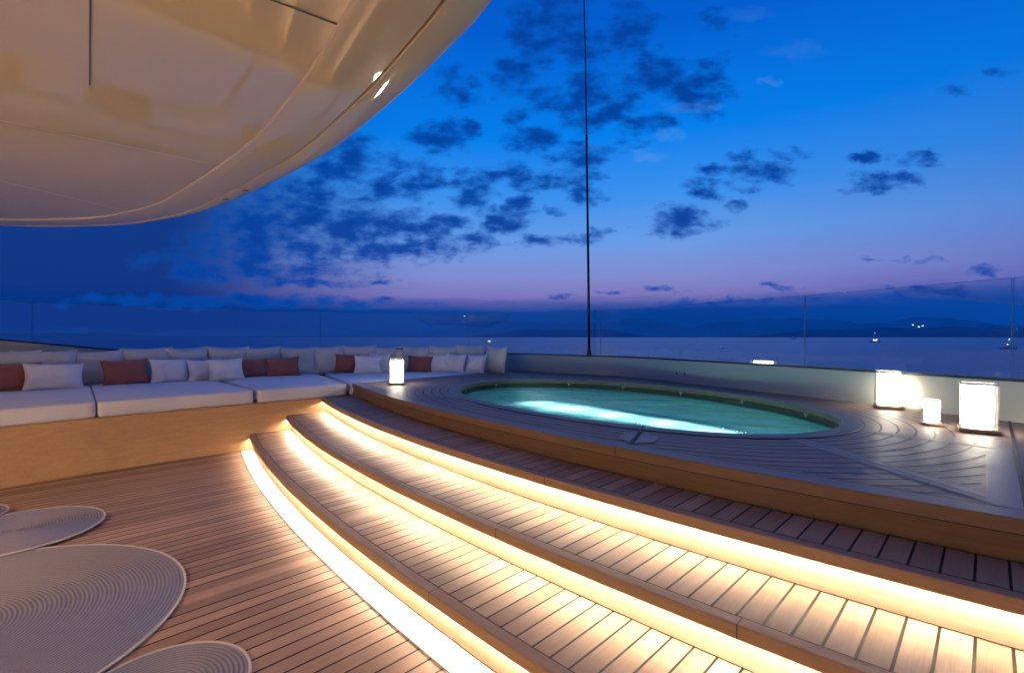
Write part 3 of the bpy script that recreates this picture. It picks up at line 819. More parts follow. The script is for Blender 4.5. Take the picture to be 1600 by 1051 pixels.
def lantern(x, y, w, h, yaw, label, z=ZP+.004, lm='lamp', grp='glass lanterns glowing on the pool deck'):
    e = empty('lantern', (x, y, z), yaw); tag(e, label, 'lantern', grp)
    b_ = .09*w/.18
    o = rprism(w*1.06, w*1.06, .022, 0, .016*h/.3+.006).build('base', M['lwood'], e); auto_smooth(o, 40)
    zb = .016*h/.3+.006
    o = rprism(w*.66, w*.66, .018, zb+.001, h*.90).build('diffuser', M[lm], e); auto_smooth(o, 40)
    mb = MB(); A = [Vector((x_, y_, zb)) for x_, y_ in rrect(w, w, .026)]; B = [Vector((x_, y_, h-.004)) for x_, y_ in rrect(w, w, .026)]
    A2 = [Vector((x_, y_, zb)) for x_, y_ in rrect(w-.012, w-.012, .022)]; B2 = [Vector((x_, y_, h-.004)) for x_, y_ in rrect(w-.012, w-.012, .022)]
    mb.quad_strip(A, B, closed=True); mb.quad_strip(A2, B2, closed=True); o = mb.build('glass', M['lglass'], e, smooth=True)
    for s in ((w, h-.004, h), (w, zb, zb+.003)):
        mb = MB()
        a = [Vector((x_, y_, s[1])) for x_, y_ in rrect(s[0]+.002, s[0]+.002, .026)]; b2 = [Vector((x_, y_, s[1])) for x_, y_ in rrect(s[0]-.014, s[0]-.014, .022)]
        a_t = [q+Vector((0, 0, s[2]-s[1])) for q in a]; b_t = [q+Vector((0, 0, s[2]-s[1])) for q in b2]
        mb.sweep([[a[i], a_t[i], b_t[i], b2[i]] for i in range(len(a))], closed=True)
        o = mb.build('metal_rim', M['steel'], e)
    return e
p = at(620, 600.5, ZP); lantern(p.x, p.y, .18, .305, math.radians(13), 'lone lantern on the sofa side, at the left end of the pool deck')
p = at(1388.5, 637.5, ZP); lantern(p.x, p.y, .175, .295, math.radians(-30), 'lantern against the parapet, left of the small one and the largest looking one')
p = at(1455.5, 664, ZP); lantern(p.x, p.y, .095, .165, math.radians(-34), 'small short lantern between two tall ones by the parapet')
p = at(1528.5, 674.5, ZP); lantern(p.x, p.y, .172, .292, math.radians(-40), 'tall lantern nearest the camera, rightmost by the dark deck seam')

# ------------------------------------------------------------------ parapet and glass
par = empty('parapet', (1.2, 7.4, 0)); tag(par, 'low pale glossy curved parapet wall running behind the sofa and the pool', 'wall')
Nw = normals2(W)
if (W[160]+Nw[160]*.3-Vector((0, 3))).length < (W[160]-Vector((0, 3))).length: Nw = [-q for q in Nw]
mb = MB(); rings = []
for p, q in zip(W, Nw):
    t = wtop(p); rings.append([z3(p-q*.010, ZP-.3), z3(p-q*.010, ZP+.02), z3(p, ZP+.05), z3(p, t-.02), z3(p+q*.004, t-.014), z3(p+q*.10, t-.014), z3(p+q*.10, ZP-.6)])
mb.sweep(rings, closed_ring=False); o = mb.build('wall_panel', M['parapet']); auto_smooth(o, 40); under(par, o)
mb = MB(); rings = []
for p, q in zip(W, Nw):
    t = wtop(p); rings.append([z3(p-q*.002, t-.013), z3(p-q*.002, t+.006), z3(p+q*.05, t+.006), z3(p+q*.05, t-.013)])
mb.sweep(rings, caps=True); o = mb.build('glass_channel', M['dark']); auto_smooth(o, 40); under(par, o)
for px_, py_ in ((1060, 583), (1071.5, 583.5)):
    i = min(range(160, len(W)-3), key=lambda i: abs(W[i].x/max(.3, W[i].y)-(px_-800)/FOC)); p, q = W[i], Nw[i]
    z = EYE-(py_-526)/FOC*p.y; mb = MB(); c0 = z3(p, z); n3_ = Vector((-q.x, -q.y, 0))
    mb.tube([c0, c0+n3_*.006, c0+n3_*.012], [.014, .014, .006], 14); o = mb.build('hook_stud', M['dark']); under(par, o)
seams = [-8.9, -1.36, -.98, -.395, -.092, .179, .603, 1.013, 2.6]
names = ['glass windbreak panel at the far left above the rising end of the parapet', 'glass windbreak panel behind the left half of the sofa', 'glass windbreak panel behind the middle of the sofa',
         'glass windbreak panel behind the sofa left of the thin mast', 'glass windbreak panel the thin mast stands in front of', 'glass windbreak panel right of the thin mast, behind the pool',
         'glass windbreak panel behind the tall lantern by the wall', 'glass windbreak panel at the right edge of the photo']
idx = [0]
for s in seams[1:-1]:
    idx.append(min(range(20, len(W)-5), key=lambda i: abs(W[i].x/max(.5, W[i].y)-s)))
idx.append(len(W)-1)
for k_, (i0, i1) in enumerate(zip(idx, idx[1:])):
    if i1-i0 < 4: continue
    P = W[i0:i1+1]; Q = Nw[i0:i1+1]; c0 = P[len(P)//2]
    lo = [z3(p+q*.020, wtop(p)+.003) for p, q in zip(P, Q)]; hi = [z3(p+q*.034, max(1.60, wtop(p)+.45)) for p, q in zip(P, Q)]
    gp = empty('glass_panel', z3(c0, .93)); tag(gp, names[k_], 'glass panel', 'glass windbreak panels on the parapet')
    # 8 mm gap at each end
    for a, b2, s in ((0, 1, 1), (-1, -2, 1)):
        d = (lo[b2]-lo[a]).normalized()*.005; lo[a] = lo[a]+d; hi[a] = hi[a]+d
    mb = MB(); mb.quad_strip(lo, hi); o = mb.build('pane', M['wglass'], smooth=True); under(gp, o)
    mb = MB(); q0 = Q[0]
    mb.sweep([[v+z3(q, 0)*-.003, v+z3(q, 0)*.006, v+z3(q, 0)*.006+Vector((0, 0, .003)), v+z3(q, 0)*-.003+Vector((0, 0, .003))] for v, q in zip(hi, Q)], caps=True)
    for a in (0, -1):
        t = (lo[1]-lo[0]).normalized()*.0011; n_ = z3(Q[a], 0)*.003
        mb.sweep([[lo[a]-t-n_, lo[a]+t-n_, lo[a]+t+n_, lo[a]-t+n_], [hi[a]-t-n_, hi[a]+t-n_, hi[a]+t+n_, hi[a]-t+n_]], caps=True)
    o = mb.build('polished_edge', M['gedge']); under(gp, o)
# mast
mst = empty('thin_mast', (1.17, 7.37, .92)); tag(mst, 'thin dark antenna mast rising from the parapet into the sky', 'mast')
mb = MB(); mb.tube([(0, 0, 0), (-.012, 0, 1.2), (-.04, 0, 3.3)], [.021, .019, .015], 12); mb.build('lower_pole', M['dark'], mst, smooth=True)
mb = MB(); mb.tube([(-.04, 0, 3.3), (-.06, 0, 4.6), (-.12, 0, 7.4)], [.011, .010, .008], 10); mb.build('upper_whip', M['dark'], mst, smooth=True)
mb = MB(); mb.tube([(0, 0, -.005), (0, 0, .03), (-.001, 0, .10)], [.042, .034, .022], 16); mb.build('foot', M['dark'], mst, smooth=True)
mb = MB(); mb.tube([(-.039, 0, 3.26), (-.0405, 0, 3.34)], [.020, .014], 12); mb.build('ferrule', M['dark'], mst, smooth=True)

# ------------------------------------------------------------------ roof overhang
roof = empty('roof_overhang', (-2, 0, 2.38)); tag(roof, 'glossy cream curved roof overhang filling the top left above the sofa', 'roof')
ZC = 2.38
E_ = spline([(-11.5, 1.2), (-9.6, 2.9), (-8.0, 4.1), (-6.6, 4.85), (-5.43, 5.17), (-4.83, 5.24), (-4.07, 5.15), (-3.52, 4.95), (-2.92, 4.62), (-2.09, 3.97), (-1.27, 3.23), (-.67, 2.55), (-.27, 2.03), (-.05, 1.70), (.33, 1.0), (.7, .1), (1.0, -1.2), (1.15, -3), (1.15, -6.5)], 300)
E_ = [p.to_2d() for p in E_]; Ne = normals2(E_)
if (E_[150]+Ne[150]*.5-Vector((-4, 0))).length > (E_[150]-Vector((-4, 0))).length: Ne = [-q for q in Ne]
def eoff(d): return [p+q*d for p, q in zip(E_, Ne)]
def lerp_w(p, right, left):
    t = max(0, min(1, (p.x+4.2)/2.6)); return left+(right-left)*t
def band(prof, name, mat):
    mb = MB(); mb.sweep([[z3(p+q*(f_(p) if callable(f_) else f_), z) for f_, z in prof] for p, q in zip(E_, Ne)], closed_ring=False)
    o = mb.build(name, mat); auto_smooth(o, 28); under(roof, o); return o
g_ = lambda p: lerp_w(p, .160, .09)
i_ = lambda p: lerp_w(p, .430, .36)
band([(i_, ZC), (lambda p: i_(p)-.006, ZC-.012), (lambda p: i_(p)-.02, ZC-.014), (lambda p: (i_(p)+g_(p))/2, ZC-.018), (lambda p: g_(p)+.012, ZC-.010), (lambda p: g_(p)+.004, ZC-.002), (g_, ZC+.006)], 'soffit_band', M['lacquer_band'])
band([(g_, ZC+.006), (lambda p: g_(p)-.004, ZC-.012), (lambda p: g_(p)-.02, ZC-.014), (lambda p: g_(p)*.5, ZC-.008), (.02, ZC+.004), (.004, ZC+.014), (-.004, ZC+.03), (-.012, ZC+.08), (-.006, ZC+.16), (.05, ZC+.26), (.4, ZC+.34)], 'edge_trim', M['lacquer_band'])
mb = MB(); P = [p+q*i_(p) for p, q in zip(E_, Ne)]
mb.poly([z3(p, ZC) for p in P]+[Vector((-11.5, -6.5, ZC))]); o = mb.build('ceiling_panel', M['lacquer']); under(roof, o)
mb = MB(); mb.poly([z3(p, ZC+.34) for p in eoff(.39)]+[Vector((-11.5, -6.5, ZC+.34))]); o = mb.build('roof_top', M['lacquer']); under(roof, o)
def ceil_pt(px_, py_):
    d = FOC*(ZC-EYE)/(526-py_); return Vector(((px_-800)/FOC*d, d, ZC-.0025))
def seamstrip(a, b, w, mat):
    a, b = ceil_pt(*a), ceil_pt(*b); d = (b-a).normalized(); a = a-d*0; n = Vector((-d.y, d.x, 0))*w/2
    mb = MB(); mb.poly([a-n, b-n, b+n, a+n]); o = mb.build('panel_seam', mat); under(roof, o)
seamstrip((-60, 268), (195, 329), .006, M['seampale'])
seamstrip((-60, 175), (325, 255), .006, M['seampale'])
seamstrip((142, -60), (140, 133), .006, M['seamline'])
seamstrip((400, -10), (527, 38), .010, M['seamline'])
for px_, py_ in ((352, 309), (383, 295)):
    q = ceil_pt(px_, py_); mb = MB(); mb.tube([q+Vector((0, 0, .01)), q+Vector((0, 0, -.010))], [.014, .010], 12); mb.tube([q+Vector((-.022, 0, -.010)), q+Vector((.022, .008, -.010))], .004, 8)
    o = mb.build('stud', M['dark']); under(roof, o)

# added warm fill: unseen spots and glowing discs in the soffit behind the camera
for x_, y_, en in ((-3.7, .5, 55), (-2.9, -.9, 55)):
    mb = MB(); mb.tube([(x_, y_, ZC+.02), (x_, y_, ZC-.006)], [.05, .05], 20); o = mb.build('added_fill_disc', M['lamp']); under(roof, o)
    L = bpy.data.lights.new('added_fill_spot', 'SPOT'); L.energy = en*2.1; L.color = (1.0, .70, .45); L.spot_size = math.radians(165); L.spot_blend = .6; L.shadow_soft_size = .06
    lo = bpy.data.objects.new('added_fill_spot', L); C.objects.link(lo); lo.location = (x_, y_, ZC-.08); under(roof, lo)

# two unseen fill lights added behind the camera, built as big lanterns
for x_, y_, lab in ((-4.9, -.3, 'added fill light shaped as a big lantern by the near end of the sofa, behind the viewer'), (-3.7, -1.6, 'added fill light shaped as a big lantern on the lower deck, behind the viewer')):
    lantern(x_, y_, .30, .62, .4, lab, .003, 'fill_lamp', 'added fill lights behind the viewer')

# ------------------------------------------------------------------ rope rugs
m, nt, b = new_mat('rope_weave'); tc = nn(nt, 'ShaderNodeTexCoord')
n = nn(nt, 'ShaderNodeTexNoise', i_Scale=220.0, i_Detail=2.0); nt.links.new(tc.outputs['Object'], n.inputs['Vector'])
n2 = nn(nt, 'ShaderNodeTexNoise', i_Scale=2.5, i_Detail=3.0); nt.links.new(tc.outputs['Object'], n2.inputs['Vector'])
so_ = nn(nt, 'ShaderNodeSeparateXYZ'); nt.links.new(tc.outputs['Object'], so_.inputs[0])
rr_ = math_(nt, 'SQRT', math_(nt, 'ADD', math_(nt, 'MULTIPLY', so_.outputs[0], so_.outputs[0]), math_(nt, 'MULTIPLY', so_.outputs[1], so_.outputs[1])))
wv_ = math_(nt, 'COSINE', math_(nt, 'MULTIPLY', rr_, 2*PI/.0155))     # shaded groove between neighbouring ropes
gr_ = math_(nt, 'MULTIPLY_ADD', wv_, -.20, .78)
nt.links.new(mixc(nt, 1.0, (.37, .34, .38), math_(nt, 'MULTIPLY', gr_, math_(nt, 'MULTIPLY', math_(nt, 'MULTIPLY_ADD', n.outputs[0], .6, .7), math_(nt, 'MULTIPLY_ADD', n2.outputs[0], .3, .85))), 'MULTIPLY'), b.inputs['Base Color'])
b.inputs['Roughness'].default_value = .55; bp = nn(nt, 'ShaderNodeBump', i_Strength=.4, i_Distance=.002); nt.links.new(n.outputs[0], bp.inputs['Height']); nt.links.new(bp.outputs[0], b.inputs['Normal'])
M['rope'] = m
M['piping'] = plain('pale_rope_edge', (.72, .62, .52), .7)
def rug(x, y, r, z0, th, label):
    e = empty('rope_rug', (x, y, z0), random.uniform(0, 3)); tag(e, label, 'rug', 'round rope rugs on the lower deck')
    pitch = .0155; K = int((r-.008)/pitch); r = K*pitch+.008; prof = []
    for k_ in range(K):
        for t, hh in ((0, -.0022), (.25, -.0003), (.5, .0006), (.75, -.0003)):
            prof.append(((k_+t)*pitch, th+hh*2.4))
    prof[0] = (.0005, th); prof.append((r-.008, th-.004)); prof += [(r-.004, th*.5), (r-.004, 0)]
    n = 150; mb = MB()
    rings = [[Vector((rr*math.cos(a*2*PI/n), rr*math.sin(a*2*PI/n), zz)) for rr, zz in prof] for a in range(n)]
    mb.sweep(rings, closed_ring=False, closed=True); mb.build('woven_top', M['rope'], e, smooth=True)
    mb = MB(); rings = [[Vector(((r-.005+.0055*math.cos(t))*math.cos(a*2*PI/n), (r-.005+.0055*math.cos(t))*math.sin(a*2*PI/n), th-.003+.0055*math.sin(t))) for t in (i*PI/4 for i in range(8))] for a in range(n)]
    mb.sweep(rings, closed=True); mb.build('edge_cord', M['piping'], e, smooth=True)
rug(-2.35, 1.88, .92, .002, .012, 'largest round grey rope rug, at the left edge of the photo')
rug(-3.02, 2.95, .44, .015, .012, 'middle sized round rope rug overlapping the far side of the largest one')
rug(-1.18, 1.63, .272, .002, .012, 'small round rope rug at the bottom edge, right of the largest one')
rug(-3.60, 3.13, .26, .028, .010, 'round rope rug farthest away, only a sliver showing at the left edge')

# ------------------------------------------------------------------ sea, hills, boats
m, nt, b = new_mat('sea_water'); b.inputs['Base Color'].default_value = (.0, .11, .27, 1); b.inputs['Specular IOR Level'].default_value = .35; b.inputs['Specular Tint'].default_value = (.05, .75, 1, 1); b.inputs['Roughness'].default_value = .30; b.inputs['IOR'].default_value = 1.33
g = nn(nt, 'ShaderNodeNewGeometry'); n = nn(nt, 'ShaderNodeTexNoise', i_Scale=.12, i_Detail=6.0, i_Roughness=.6); nt.links.new(g.outputs['Position'], n.inputs['Vector'])
n2 = nn(nt, 'ShaderNodeTexNoise', i_Scale=.004, i_Detail=4.0); nt.links.new(g.outputs['Position'], n2.inputs['Vector'])
bp = nn(nt, 'ShaderNodeBump', i_Strength=1.0, i_Distance=1.5); nt.links.new(math_(nt, 'ADD', n.outputs[0], math_(nt, 'MULTIPLY', n2.outputs[0], 3)), bp.inputs['Height']); nt.links.new(bp.outputs[0], b.inputs['Normal'])
SEA = -11.0
mb = MB(); R0 = 32000; mb.poly([(R0*math.cos(i*PI/64), R0*math.sin(i*PI/64), SEA) for i in range(128)])
o = mb.build('sea', m); tag(o, kind='structure')
def hill(name, dist, x0, x1, prof, col, em):
    """ridge at distance dist; prof(px) gives the height in photo pixels above the horizon"""
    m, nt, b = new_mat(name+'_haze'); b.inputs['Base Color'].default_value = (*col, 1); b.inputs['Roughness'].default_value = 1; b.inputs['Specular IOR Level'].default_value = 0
    b.inputs['Emission Color'].default_value = (*em, 1); b.inputs['Emission Strength'].default_value = 1  # blue distance haze put into the hill colour as emission
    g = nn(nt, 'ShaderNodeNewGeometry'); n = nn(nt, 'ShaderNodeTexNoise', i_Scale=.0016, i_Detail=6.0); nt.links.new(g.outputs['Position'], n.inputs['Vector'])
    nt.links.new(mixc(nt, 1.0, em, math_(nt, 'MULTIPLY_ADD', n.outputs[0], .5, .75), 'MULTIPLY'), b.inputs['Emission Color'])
    mb = MB(); A, B, Cc = [], [], []
    n_ = 260
    for i in range(n_+1):
        px_ = x0+(x1-x0)*i/n_; t = (px_-800)/FOC
        h = max(0, prof(px_))/FOC*dist*1.0
        A.append(Vector((t*dist, dist, SEA-1))); B.append(Vector((t*dist*1.12, dist*1.12, h*1.12+1))); Cc.append(Vector((t*dist*1.4, dist*1.4, SEA-1)))
    mb.quad_strip(A, B); mb.quad_strip(B, Cc); o = mb.build(name, m, smooth=True); tag(o, kind='structure'); return o
def ridge(seed, base, amp, sc_, win):
    def f(px_):
        w = 0
        for a, b2, s, hh in win: w = max(w, hh*max(0, min(1, (px_-a)/s))*max(0, min(1, (b2-px_)/s)))
        return w*(base+amp*noise.fractal(Vector((px_/sc_, seed, 0)), 1.0, 2.0, 6))
    return f
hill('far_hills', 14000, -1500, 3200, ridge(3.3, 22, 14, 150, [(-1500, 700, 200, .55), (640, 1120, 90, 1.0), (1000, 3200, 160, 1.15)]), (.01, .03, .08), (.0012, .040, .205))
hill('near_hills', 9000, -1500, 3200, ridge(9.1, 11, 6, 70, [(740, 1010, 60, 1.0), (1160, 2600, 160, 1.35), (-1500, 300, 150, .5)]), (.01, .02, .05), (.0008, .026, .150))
lampM = emis('boat_light', (1, .93, .8), 5)
lampM2 = emis('window_light', (1, .72, .5), 6)
hullM = plain('white_hull_paint', (.75, .76, .8), .4)
def boat(px_, py_, L, label, lights=1, mast=0, warm=False, yaw=0):
    p = at(px_, py_, SEA); k = 1
    e = empty('motor_yacht' if not mast else 'sailing_boat', p, yaw); tag(e, label, 'boat', 'boats anchored on the bay')
    B_ = L*.24; H = L*.10; mb = MB(); rings = []
    for i in range(13):
        s = i/12; w = B_/2*(1-(max(0, s-.55)/.45)**2)*(.86+.14*min(1, s*4)); sh = H*(1+.35*s*s)
        w = max(w, .03); x = (s-.5)*L
        rings.append([Vector((x, -w, sh)), Vector((x, -w*.8, sh*.3)), Vector((x-(.04*L*s), 0, -.3)), Vector((x, w*.8, sh*.3)), Vector((x, w, sh))])
    mb.sweep(rings, closed_ring=True, caps=True); mb.build('hull', hullM, e)
    mb = MB(); mb.box((-.05*L, 0, H*1.55), (L*.42, B_*.7, H*.9)); mb.box((-.08*L, 0, H*2.2), (L*.24, B_*.55, H*.5)); mb.build('cabin', hullM, e)
    mb = MB(); mb.box((-.05*L, 0, H*1.6), (L*.36, B_*.72, H*.30)); mb.build('window_band', lampM2 if warm else M['dark'], e)
    for i in range(lights):
        mb = MB(); s = L*.035; s *= .7; mb.tube([(L*(.28*i-.1), 0, H*2.5), (L*(.28*i-.1), 0, H*2.5+s*1.5)], [s, s*.7], 8); mb.build('deck_light', lampM, e)
    if mast:
        mb = MB(); mb.tube([(0, 0, H), (0, 0, mast)], [.12, .06], 6); mb.build('mast', hullM, e)
        mb = MB(); mb.tube([(0, 0, mast), (0, 0, mast+.8)], [.5, .3], 6); mb.build('deck_light', lampM, e)
boat(1240, 529.3, 34, 'low white boat near the horizon just left of a glass seam', 1)
boat(1367, 534.5, 26, 'lit boat with a tall mast light right of centre on the horizon', 2, 20, True)
boat(1577, 545, 17, 'long pale boat on the water at the far right', 1, 9)
boat(765, 535, 16, 'small boat with two lights left of the thin mast', 2, 0, True)
boat(1095, 530.5, 12, 'tiny boat showing one white light right of the mast', 1)
boat(1128, 544, 6, 'tiny boat with one light nearest behind the pool', 1)
for i, (px_, hp, s) in enumerate(((1426, 19, 1.0), (1435, 16, 1.3), (1441, 17.5, 1.2))):
    d = 9000*1.06; q = Vector(((px_-800)/FOC*d, d, hp/FOC*d)); q = Vector(((px_-800)/FOC*8950, 8950, EYE+hp/FOC*8950-0))
    e = empty('hillside_house', q-Vector((0, 0, 12))); tag(e, ['leftmost and highest of the three lit houses on the dark hill', 'middle of the three lit houses on the dark hill', 'rightmost of the three lit houses on the dark hill'][i], 'house', 'lit houses on the far hillside')
    mb = MB(); mb.box((0, 0, 5), (30*s, 14, 14)); mb.poly([(-15*s, -8, 12.2), (15*s, -8, 12.2), (0, 0, 17)]); mb.build('wall', hullM, e)
    mb = MB(); mb.box((0, -7.6, 6), (24*s, 1, 9)); mb.build('window', emis('far_window', (.8, .9, 1), 5), e)

# ------------------------------------------------------------------ sky
w = bpy.data.worlds.new('World'); sc.world = w; w.use_nodes = True; nt = w.node_tree
bg = nt.nodes['Background']
tc = nn(nt, 'ShaderNodeTexCoord'); sep = nn(nt, 'ShaderNodeSeparateXYZ'); nt.links.new(tc.outputs['Generated'], sep.inputs[0])
X, Y, Zs = sep.outputs
hor = math_(nt, 'SQRT', math_(nt, 'ADD', math_(nt, 'MULTIPLY', X, X), math_(nt, 'MULTIPLY', Y, Y)))
te = math_(nt, 'DIVIDE', Zs, math_(nt, 'MAXIMUM', hor, .02))
yf = math_(nt, 'MAXIMUM', Y, .06)
tx = math_(nt, 'DIVIDE', X, yf); tz = math_(nt, 'DIVIDE', Zs, yf)
rp = nn(nt, 'ShaderNodeValToRGB'); cr = rp.color_ramp
stops = [(0.0, (.001, .045, .26)), (.050, (.002, .055, .30)), (.066, (.07, .10, .38)), (.082, (.20, .18, .50)), (.12, (.22, .26, .62)), (.19, (.14, .33, .79)), (.28, (.045, .285, .85)), (.40, (.002, .215, .84)), (.62, (.001, .112, .63)), (1.0, (.001, .07, .45))]
while len(cr.elements) > 1: cr.elements.remove(cr.elements[-1])
cr.elements[0].position = 0; cr.elements[0].color = (*stops[0][1], 1)
for p_, c_ in stops[1:]:
    e = cr.elements.new(p_); e.color = (*c_, 1)
# uneven top of the haze bank
cbn = nn(nt, 'ShaderNodeCombineXYZ'); nt.links.new(math_(nt, 'MULTIPLY', tx, 3.0), cbn.inputs[0]); nt.links.new(math_(nt, 'MULTIPLY', tz, 30.0), cbn.inputs[1])
nb = nn(nt, 'ShaderNodeTexNoise', i_Scale=1.0, i_Detail=5.0, i_Roughness=.6); nt.links.new(cbn.outputs[0], nb.inputs['Vector'])
te2 = math_(nt, 'ADD', te, math_(nt, 'MULTIPLY_ADD', nb.outputs[0], .030, -.015))
# bank rises to the right
te2 = math_(nt, 'SUBTRACT', te2, math_(nt, 'MULTIPLY', math_(nt, 'MAXIMUM', math_(nt, 'SUBTRACT', tx, .2), 0.0), .006))
nt.links.new(te2, rp.inputs[0]); sky = rp.outputs[0]
# darker toward the left, and slightly at the right
dl = math_(nt, 'DIVIDE', math_(nt, 'SUBTRACT', -.12, tx), .60, clamp=True)
dl = math_(nt, 'MULTIPLY', math_(nt, 'MULTIPLY', dl, dl), math_(nt, 'SUBTRACT', 3.0, math_(nt, 'MULTIPLY', dl, 2.0)))
low = math_(nt, 'SUBTRACT', 1.0, math_(nt, 'DIVIDE', math_(nt, 'SUBTRACT', te, .22), .5, clamp=True))
sky = mixc(nt, math_(nt, 'MULTIPLY', math_(nt, 'MULTIPLY', dl, low), .97, clamp=True), sky, (.0008, .033, .225))
dr = math_(nt, 'DIVIDE', math_(nt, 'SUBTRACT', tx, .35), 1.1, clamp=True)
sky = mixc(nt, math_(nt, 'MULTIPLY', dr, .55), sky, (.002, .10, .50))
# clouds : surveyed cloud positions (bearing, height) broken up by noise
clouds = [(855,45,62,52,1),(905,70,50,28,1),(985,48,30,42,.9),(1000,20,24,24,.8),(1120,35,24,16,.8),(1035,112,46,28,1),(1090,140,44,34,1),(1110,112,26,22,.9),(800,118,34,28,.9),(710,135,34,26,.8),(920,165,52,36,1),(862,155,26,20,.9),(905,125,34,22,.8),(968,140,40,34,.9),(1010,195,38,18,.8),(990,215,26,14,.7),
 (688,212,42,24,1),(738,202,20,12,.8),(832,218,40,20,1),(812,182,22,14,.7),(560,240,40,22,.9),(535,258,70,26,.9),(610,250,20,16,.7),(640,282,52,26,1),(590,290,30,16,.8),(470,300,90,24,.9),(520,308,60,20,.8),(745,290,40,22,.9),(790,270,30,16,.8),(905,248,44,22,.9),(900,275,34,13,.8),(915,300,26,18,.9),(830,285,46,14,.9),(740,318,30,16,.9),(805,325,30,18,.9),(785,352,36,16,1),(865,328,16,9,.9),(930,368,22,10,.8),
 (450,345,110,28,1),(560,345,80,28,1),(620,362,90,26,1),(480,382,130,24,1),(600,390,110,20,1),(680,385,70,16,.9),(740,375,50,12,.8),(700,348,40,14,.9),(545,365,70,22,1),(400,380,100,30,.9),(830,380,40,8,.7),(880,372,30,7,.7),
 (420,425,120,14,1),(480,440,80,8,1),(380,470,220,10,1),(540,463,40,4,.7),(600,438,20,4,.6),(340,410,90,26,.9),
 (1065,345,44,20,1),(1050,360,50,8,.8),(1100,300,26,12,.9),(1100,290,26,12,.9),(1150,320,18,9,.8),(1195,268,40,16,.9),(1230,242,28,10,.9),(1155,242,22,12,.8),(1110,262,20,9,.7),(1160,290,34,7,.7),(1355,243,24,10,.8),(1390,282,50,16,1),(1360,294,30,8,.8),(1440,248,28,8,.7),(1460,256,20,6,.6),(1500,140,26,10,.5),(1570,122,20,14,.5),
 (960,458,26,4,.7),(885,460,20,3.5,.7),(1240,448,30,4,.8),(1410,406,44,4,.6),(1540,424,26,8,.6),(1040,452,30,4,.6),(1330,465,120,6,.8),(1480,458,120,8,.8),(1120,472,90,6,.8)]
cv = nn(nt, 'ShaderNodeCombineXYZ'); nt.links.new(tx, cv.inputs[0]); nt.links.new(tz, cv.inputs[1])
# noise on an overhead cloud layer (perspective shrinks it to the horizon)
zi = math_(nt, 'DIVIDE', 1.0, math_(nt, 'MAXIMUM', Zs, .035))
cl = nn(nt, 'ShaderNodeCombineXYZ'); nt.links.new(math_(nt, 'MULTIPLY', X, zi), cl.inputs[0]); nt.links.new(math_(nt, 'MULTIPLY', Y, zi), cl.inputs[1])
nA = nn(nt, 'ShaderNodeTexNoise', i_Scale=5.5, i_Detail=8.0, i_Roughness=.58, i_Distortion=.25); nt.links.new(cl.outputs[0], nA.inputs['Vector'])
cv6 = nn(nt, 'ShaderNodeMapping'); cv6.inputs['Scale'].default_value = (1, 1.9, 1); nt.links.new(cv.outputs[0], cv6.inputs[0])
nW = nn(nt, 'ShaderNodeTexNoise', i_Scale=16.0, i_Detail=6.0, i_Roughness=.6); nt.links.new(cv6.outputs[0], nW.inputs['Vector'])
nW2 = nn(nt, 'ShaderNodeTexNoise', i_Scale=16.0, i_Detail=7.0, i_Roughness=.58, i_Distortion=.0); cv7 = nn(nt, 'ShaderNodeMapping'); cv7.inputs['Scale'].default_value = (1, 1.75, 1); cv7.inputs['Rotation'].default_value = (0, 0, 0); nt.links.new(cv.outputs[0], cv7.inputs[0]); nt.links.new(cv7.outputs[0], nW2.inputs['Vector'])
wv = nn(nt, 'ShaderNodeVectorMath', operation='MULTIPLY_ADD'); nt.links.new(nW.outputs['Color'], wv.inputs[0]); wv.inputs[1].default_value = (.085, .05, 0); 
ofs = nn(nt, 'ShaderNodeVectorMath', operation='SUBTRACT'); nt.links.new(cv.outputs[0], ofs.inputs[0]); ofs.inputs[1].default_value = (.0425, .025, 0)
nt.links.new(ofs.outputs[0], wv.inputs[2])
acc = None
for cx_, cy_, rx, ry, a in clouds:
    kx, ky = FOC/(rx*1.5), FOC/(ry*1.5)
    v = nn(nt, 'ShaderNodeVectorMath', operation='MULTIPLY_ADD'); nt.links.new(wv.outputs[0], v.inputs[0])
    v.inputs[1].default_value = (kx, ky, 0); v.inputs[2].default_value = (-(cx_-800)/FOC*kx, -(526-cy_)/FOC*ky, 0)
    l = nn(nt, 'ShaderNodeVectorMath', operation='DOT_PRODUCT'); nt.links.new(v.outputs[0], l.inputs[0]); nt.links.new(v.outputs[0], l.inputs[1])
    f = math_(nt, 'MULTIPLY_ADD', l.outputs['Value'], -a, a)
    acc = f if acc is None else math_(nt, 'MAXIMUM', acc, f)
acc = math_(nt, 'MAXIMUM', acc, -.6)
dens = math_(nt, 'ADD', acc, math_(nt, 'MULTIPLY_ADD', nA.outputs[0], .5, -.25))
dens = math_(nt, 'ADD', dens, math_(nt, 'MULTIPLY_ADD', nW2.outputs[0], 3.2, -1.62))
edge = math_(nt, 'DIVIDE', dens, 1.15, clamp=True)
edge = math_(nt, 'MULTIPLY', math_(nt, 'MULTIPLY', edge, edge), math_(nt, 'SUBTRACT', 3.0, math_(nt, 'MULTIPLY', edge, 2.0)))
core = math_(nt, 'DIVIDE', dens, 1.6, clamp=True)
front = math_(nt, 'GREATER_THAN', Y, .1)
cloudc = mixc(nt, core, (.002, .085, .46), (.0008, .042, .30))
wis = None
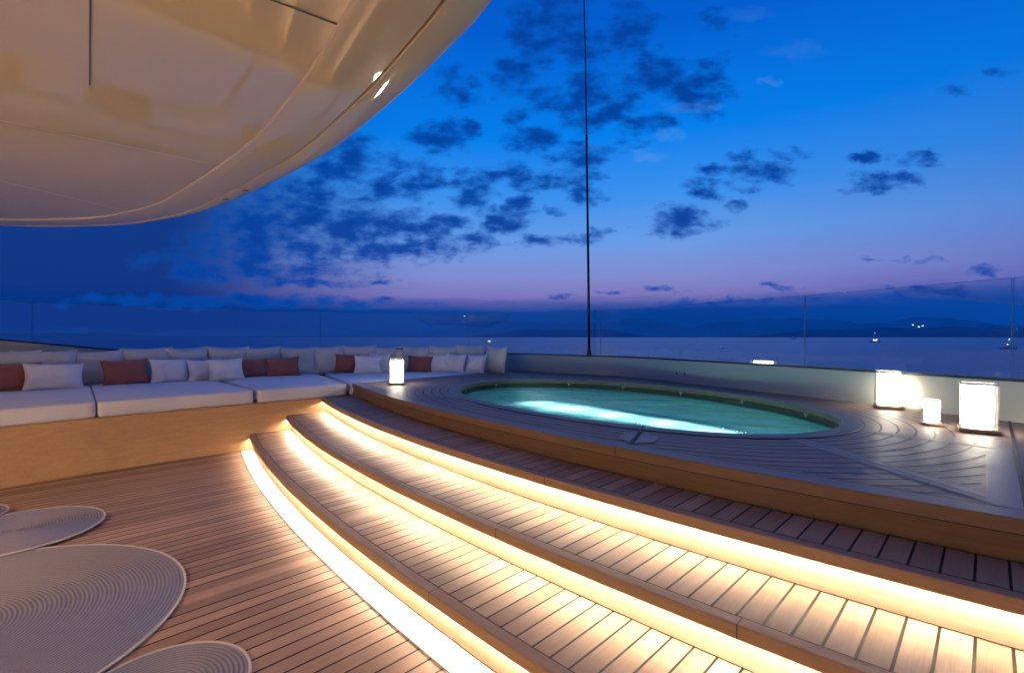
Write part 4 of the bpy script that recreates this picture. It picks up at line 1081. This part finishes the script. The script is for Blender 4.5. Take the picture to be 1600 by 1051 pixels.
for cx_, cy_, rx, ry, a in ((1085, 168, 40, 7, .8), (1045, 212, 20, 9, .9), (1010, 242, 24, 7, .9), (1200, 130, 16, 5, .7), (1170, 25, 34, 9, .25), (1240, 80, 50, 10, .22), (1000, 330, 40, 6, .3), (920, 235, 20, 6, .5), (470, 405, 90, 6, .5), (640, 440, 60, 4, .3)):
    kx, ky = FOC/rx/1.3, FOC/ry/1.5
    v = nn(nt, 'ShaderNodeVectorMath', operation='MULTIPLY_ADD'); nt.links.new(wv.outputs[0], v.inputs[0])
    v.inputs[1].default_value = (kx, ky, 0); v.inputs[2].default_value = (-(cx_-800)/FOC*kx, -(526-cy_)/FOC*ky, 0)
    l = nn(nt, 'ShaderNodeVectorMath', operation='DOT_PRODUCT'); nt.links.new(v.outputs[0], l.inputs[0]); nt.links.new(v.outputs[0], l.inputs[1])
    f = math_(nt, 'MULTIPLY_ADD', l.outputs['Value'], -a, a)
    wis = f if wis is None else math_(nt, 'MAXIMUM', wis, f)
wis = math_(nt, 'MULTIPLY', math_(nt, 'MULTIPLY', math_(nt, 'MAXIMUM', wis, 0.0), front), math_(nt, 'MULTIPLY_ADD', nW2.outputs[0], 1.6, -.25), clamp=True)
sky = mixc(nt, math_(nt, 'MULTIPLY', wis, .6), sky, (.13, .33, .82))
sky = mixc(nt, math_(nt, 'MULTIPLY', math_(nt, 'MULTIPLY', edge, .95), front), sky, cloudc)
# the sky behind the camera, over the ship's lit superstructure, is a paler dusk grey
bk = math_(nt, 'DIVIDE', math_(nt, 'SUBTRACT', -.05, Y), .5, clamp=True)
sky = mixc(nt, math_(nt, 'MULTIPLY', bk, .8), sky, (.05, .09, .26))
nt.links.new(sky, bg.inputs['Color']); bg.inputs['Strength'].default_value = 1.0
w.cycles.sampling_method = 'MANUAL'; w.cycles.sample_map_resolution = 512

# afterglow : one weak, very soft sun
S = bpy.data.lights.new('afterglow_sun', 'SUN'); S.energy = .14; S.angle = math.radians(40); S.color = (1.0, .93, .88)
so = bpy.data.objects.new('afterglow_sun', S); C.objects.link(so)
so.rotation_euler = Vector((.25, .75, .62)).to_track_quat('Z', 'Y').to_euler()

# ------------------------------------------------------------------ camera
cam = bpy.data.cameras.new('camera'); co = bpy.data.objects.new('camera', cam); C.objects.link(co)
co.location = (0, 0, EYE); co.rotation_euler = (PI/2, 0, 0)
cam.sensor_width = 36; cam.lens = 36*FOC/1600; cam.shift_y = .5/1600; cam.clip_start = .05; cam.clip_end = 80000
sc.camera = co
sc.view_settings.view_transform = 'Standard'; sc.view_settings.look = 'None'; sc.view_settings.exposure = 0; sc.view_settings.gamma = 1
sc.render.engine = 'CYCLES'
cy = sc.cycles; cy.use_denoising = True; cy.max_bounces = 8; cy.diffuse_bounces = 4; cy.glossy_bounces = 4; cy.transparent_max_bounces = 16
cy.sample_clamp_indirect = 6; cy.caustics_reflective = False; cy.caustics_refractive = False
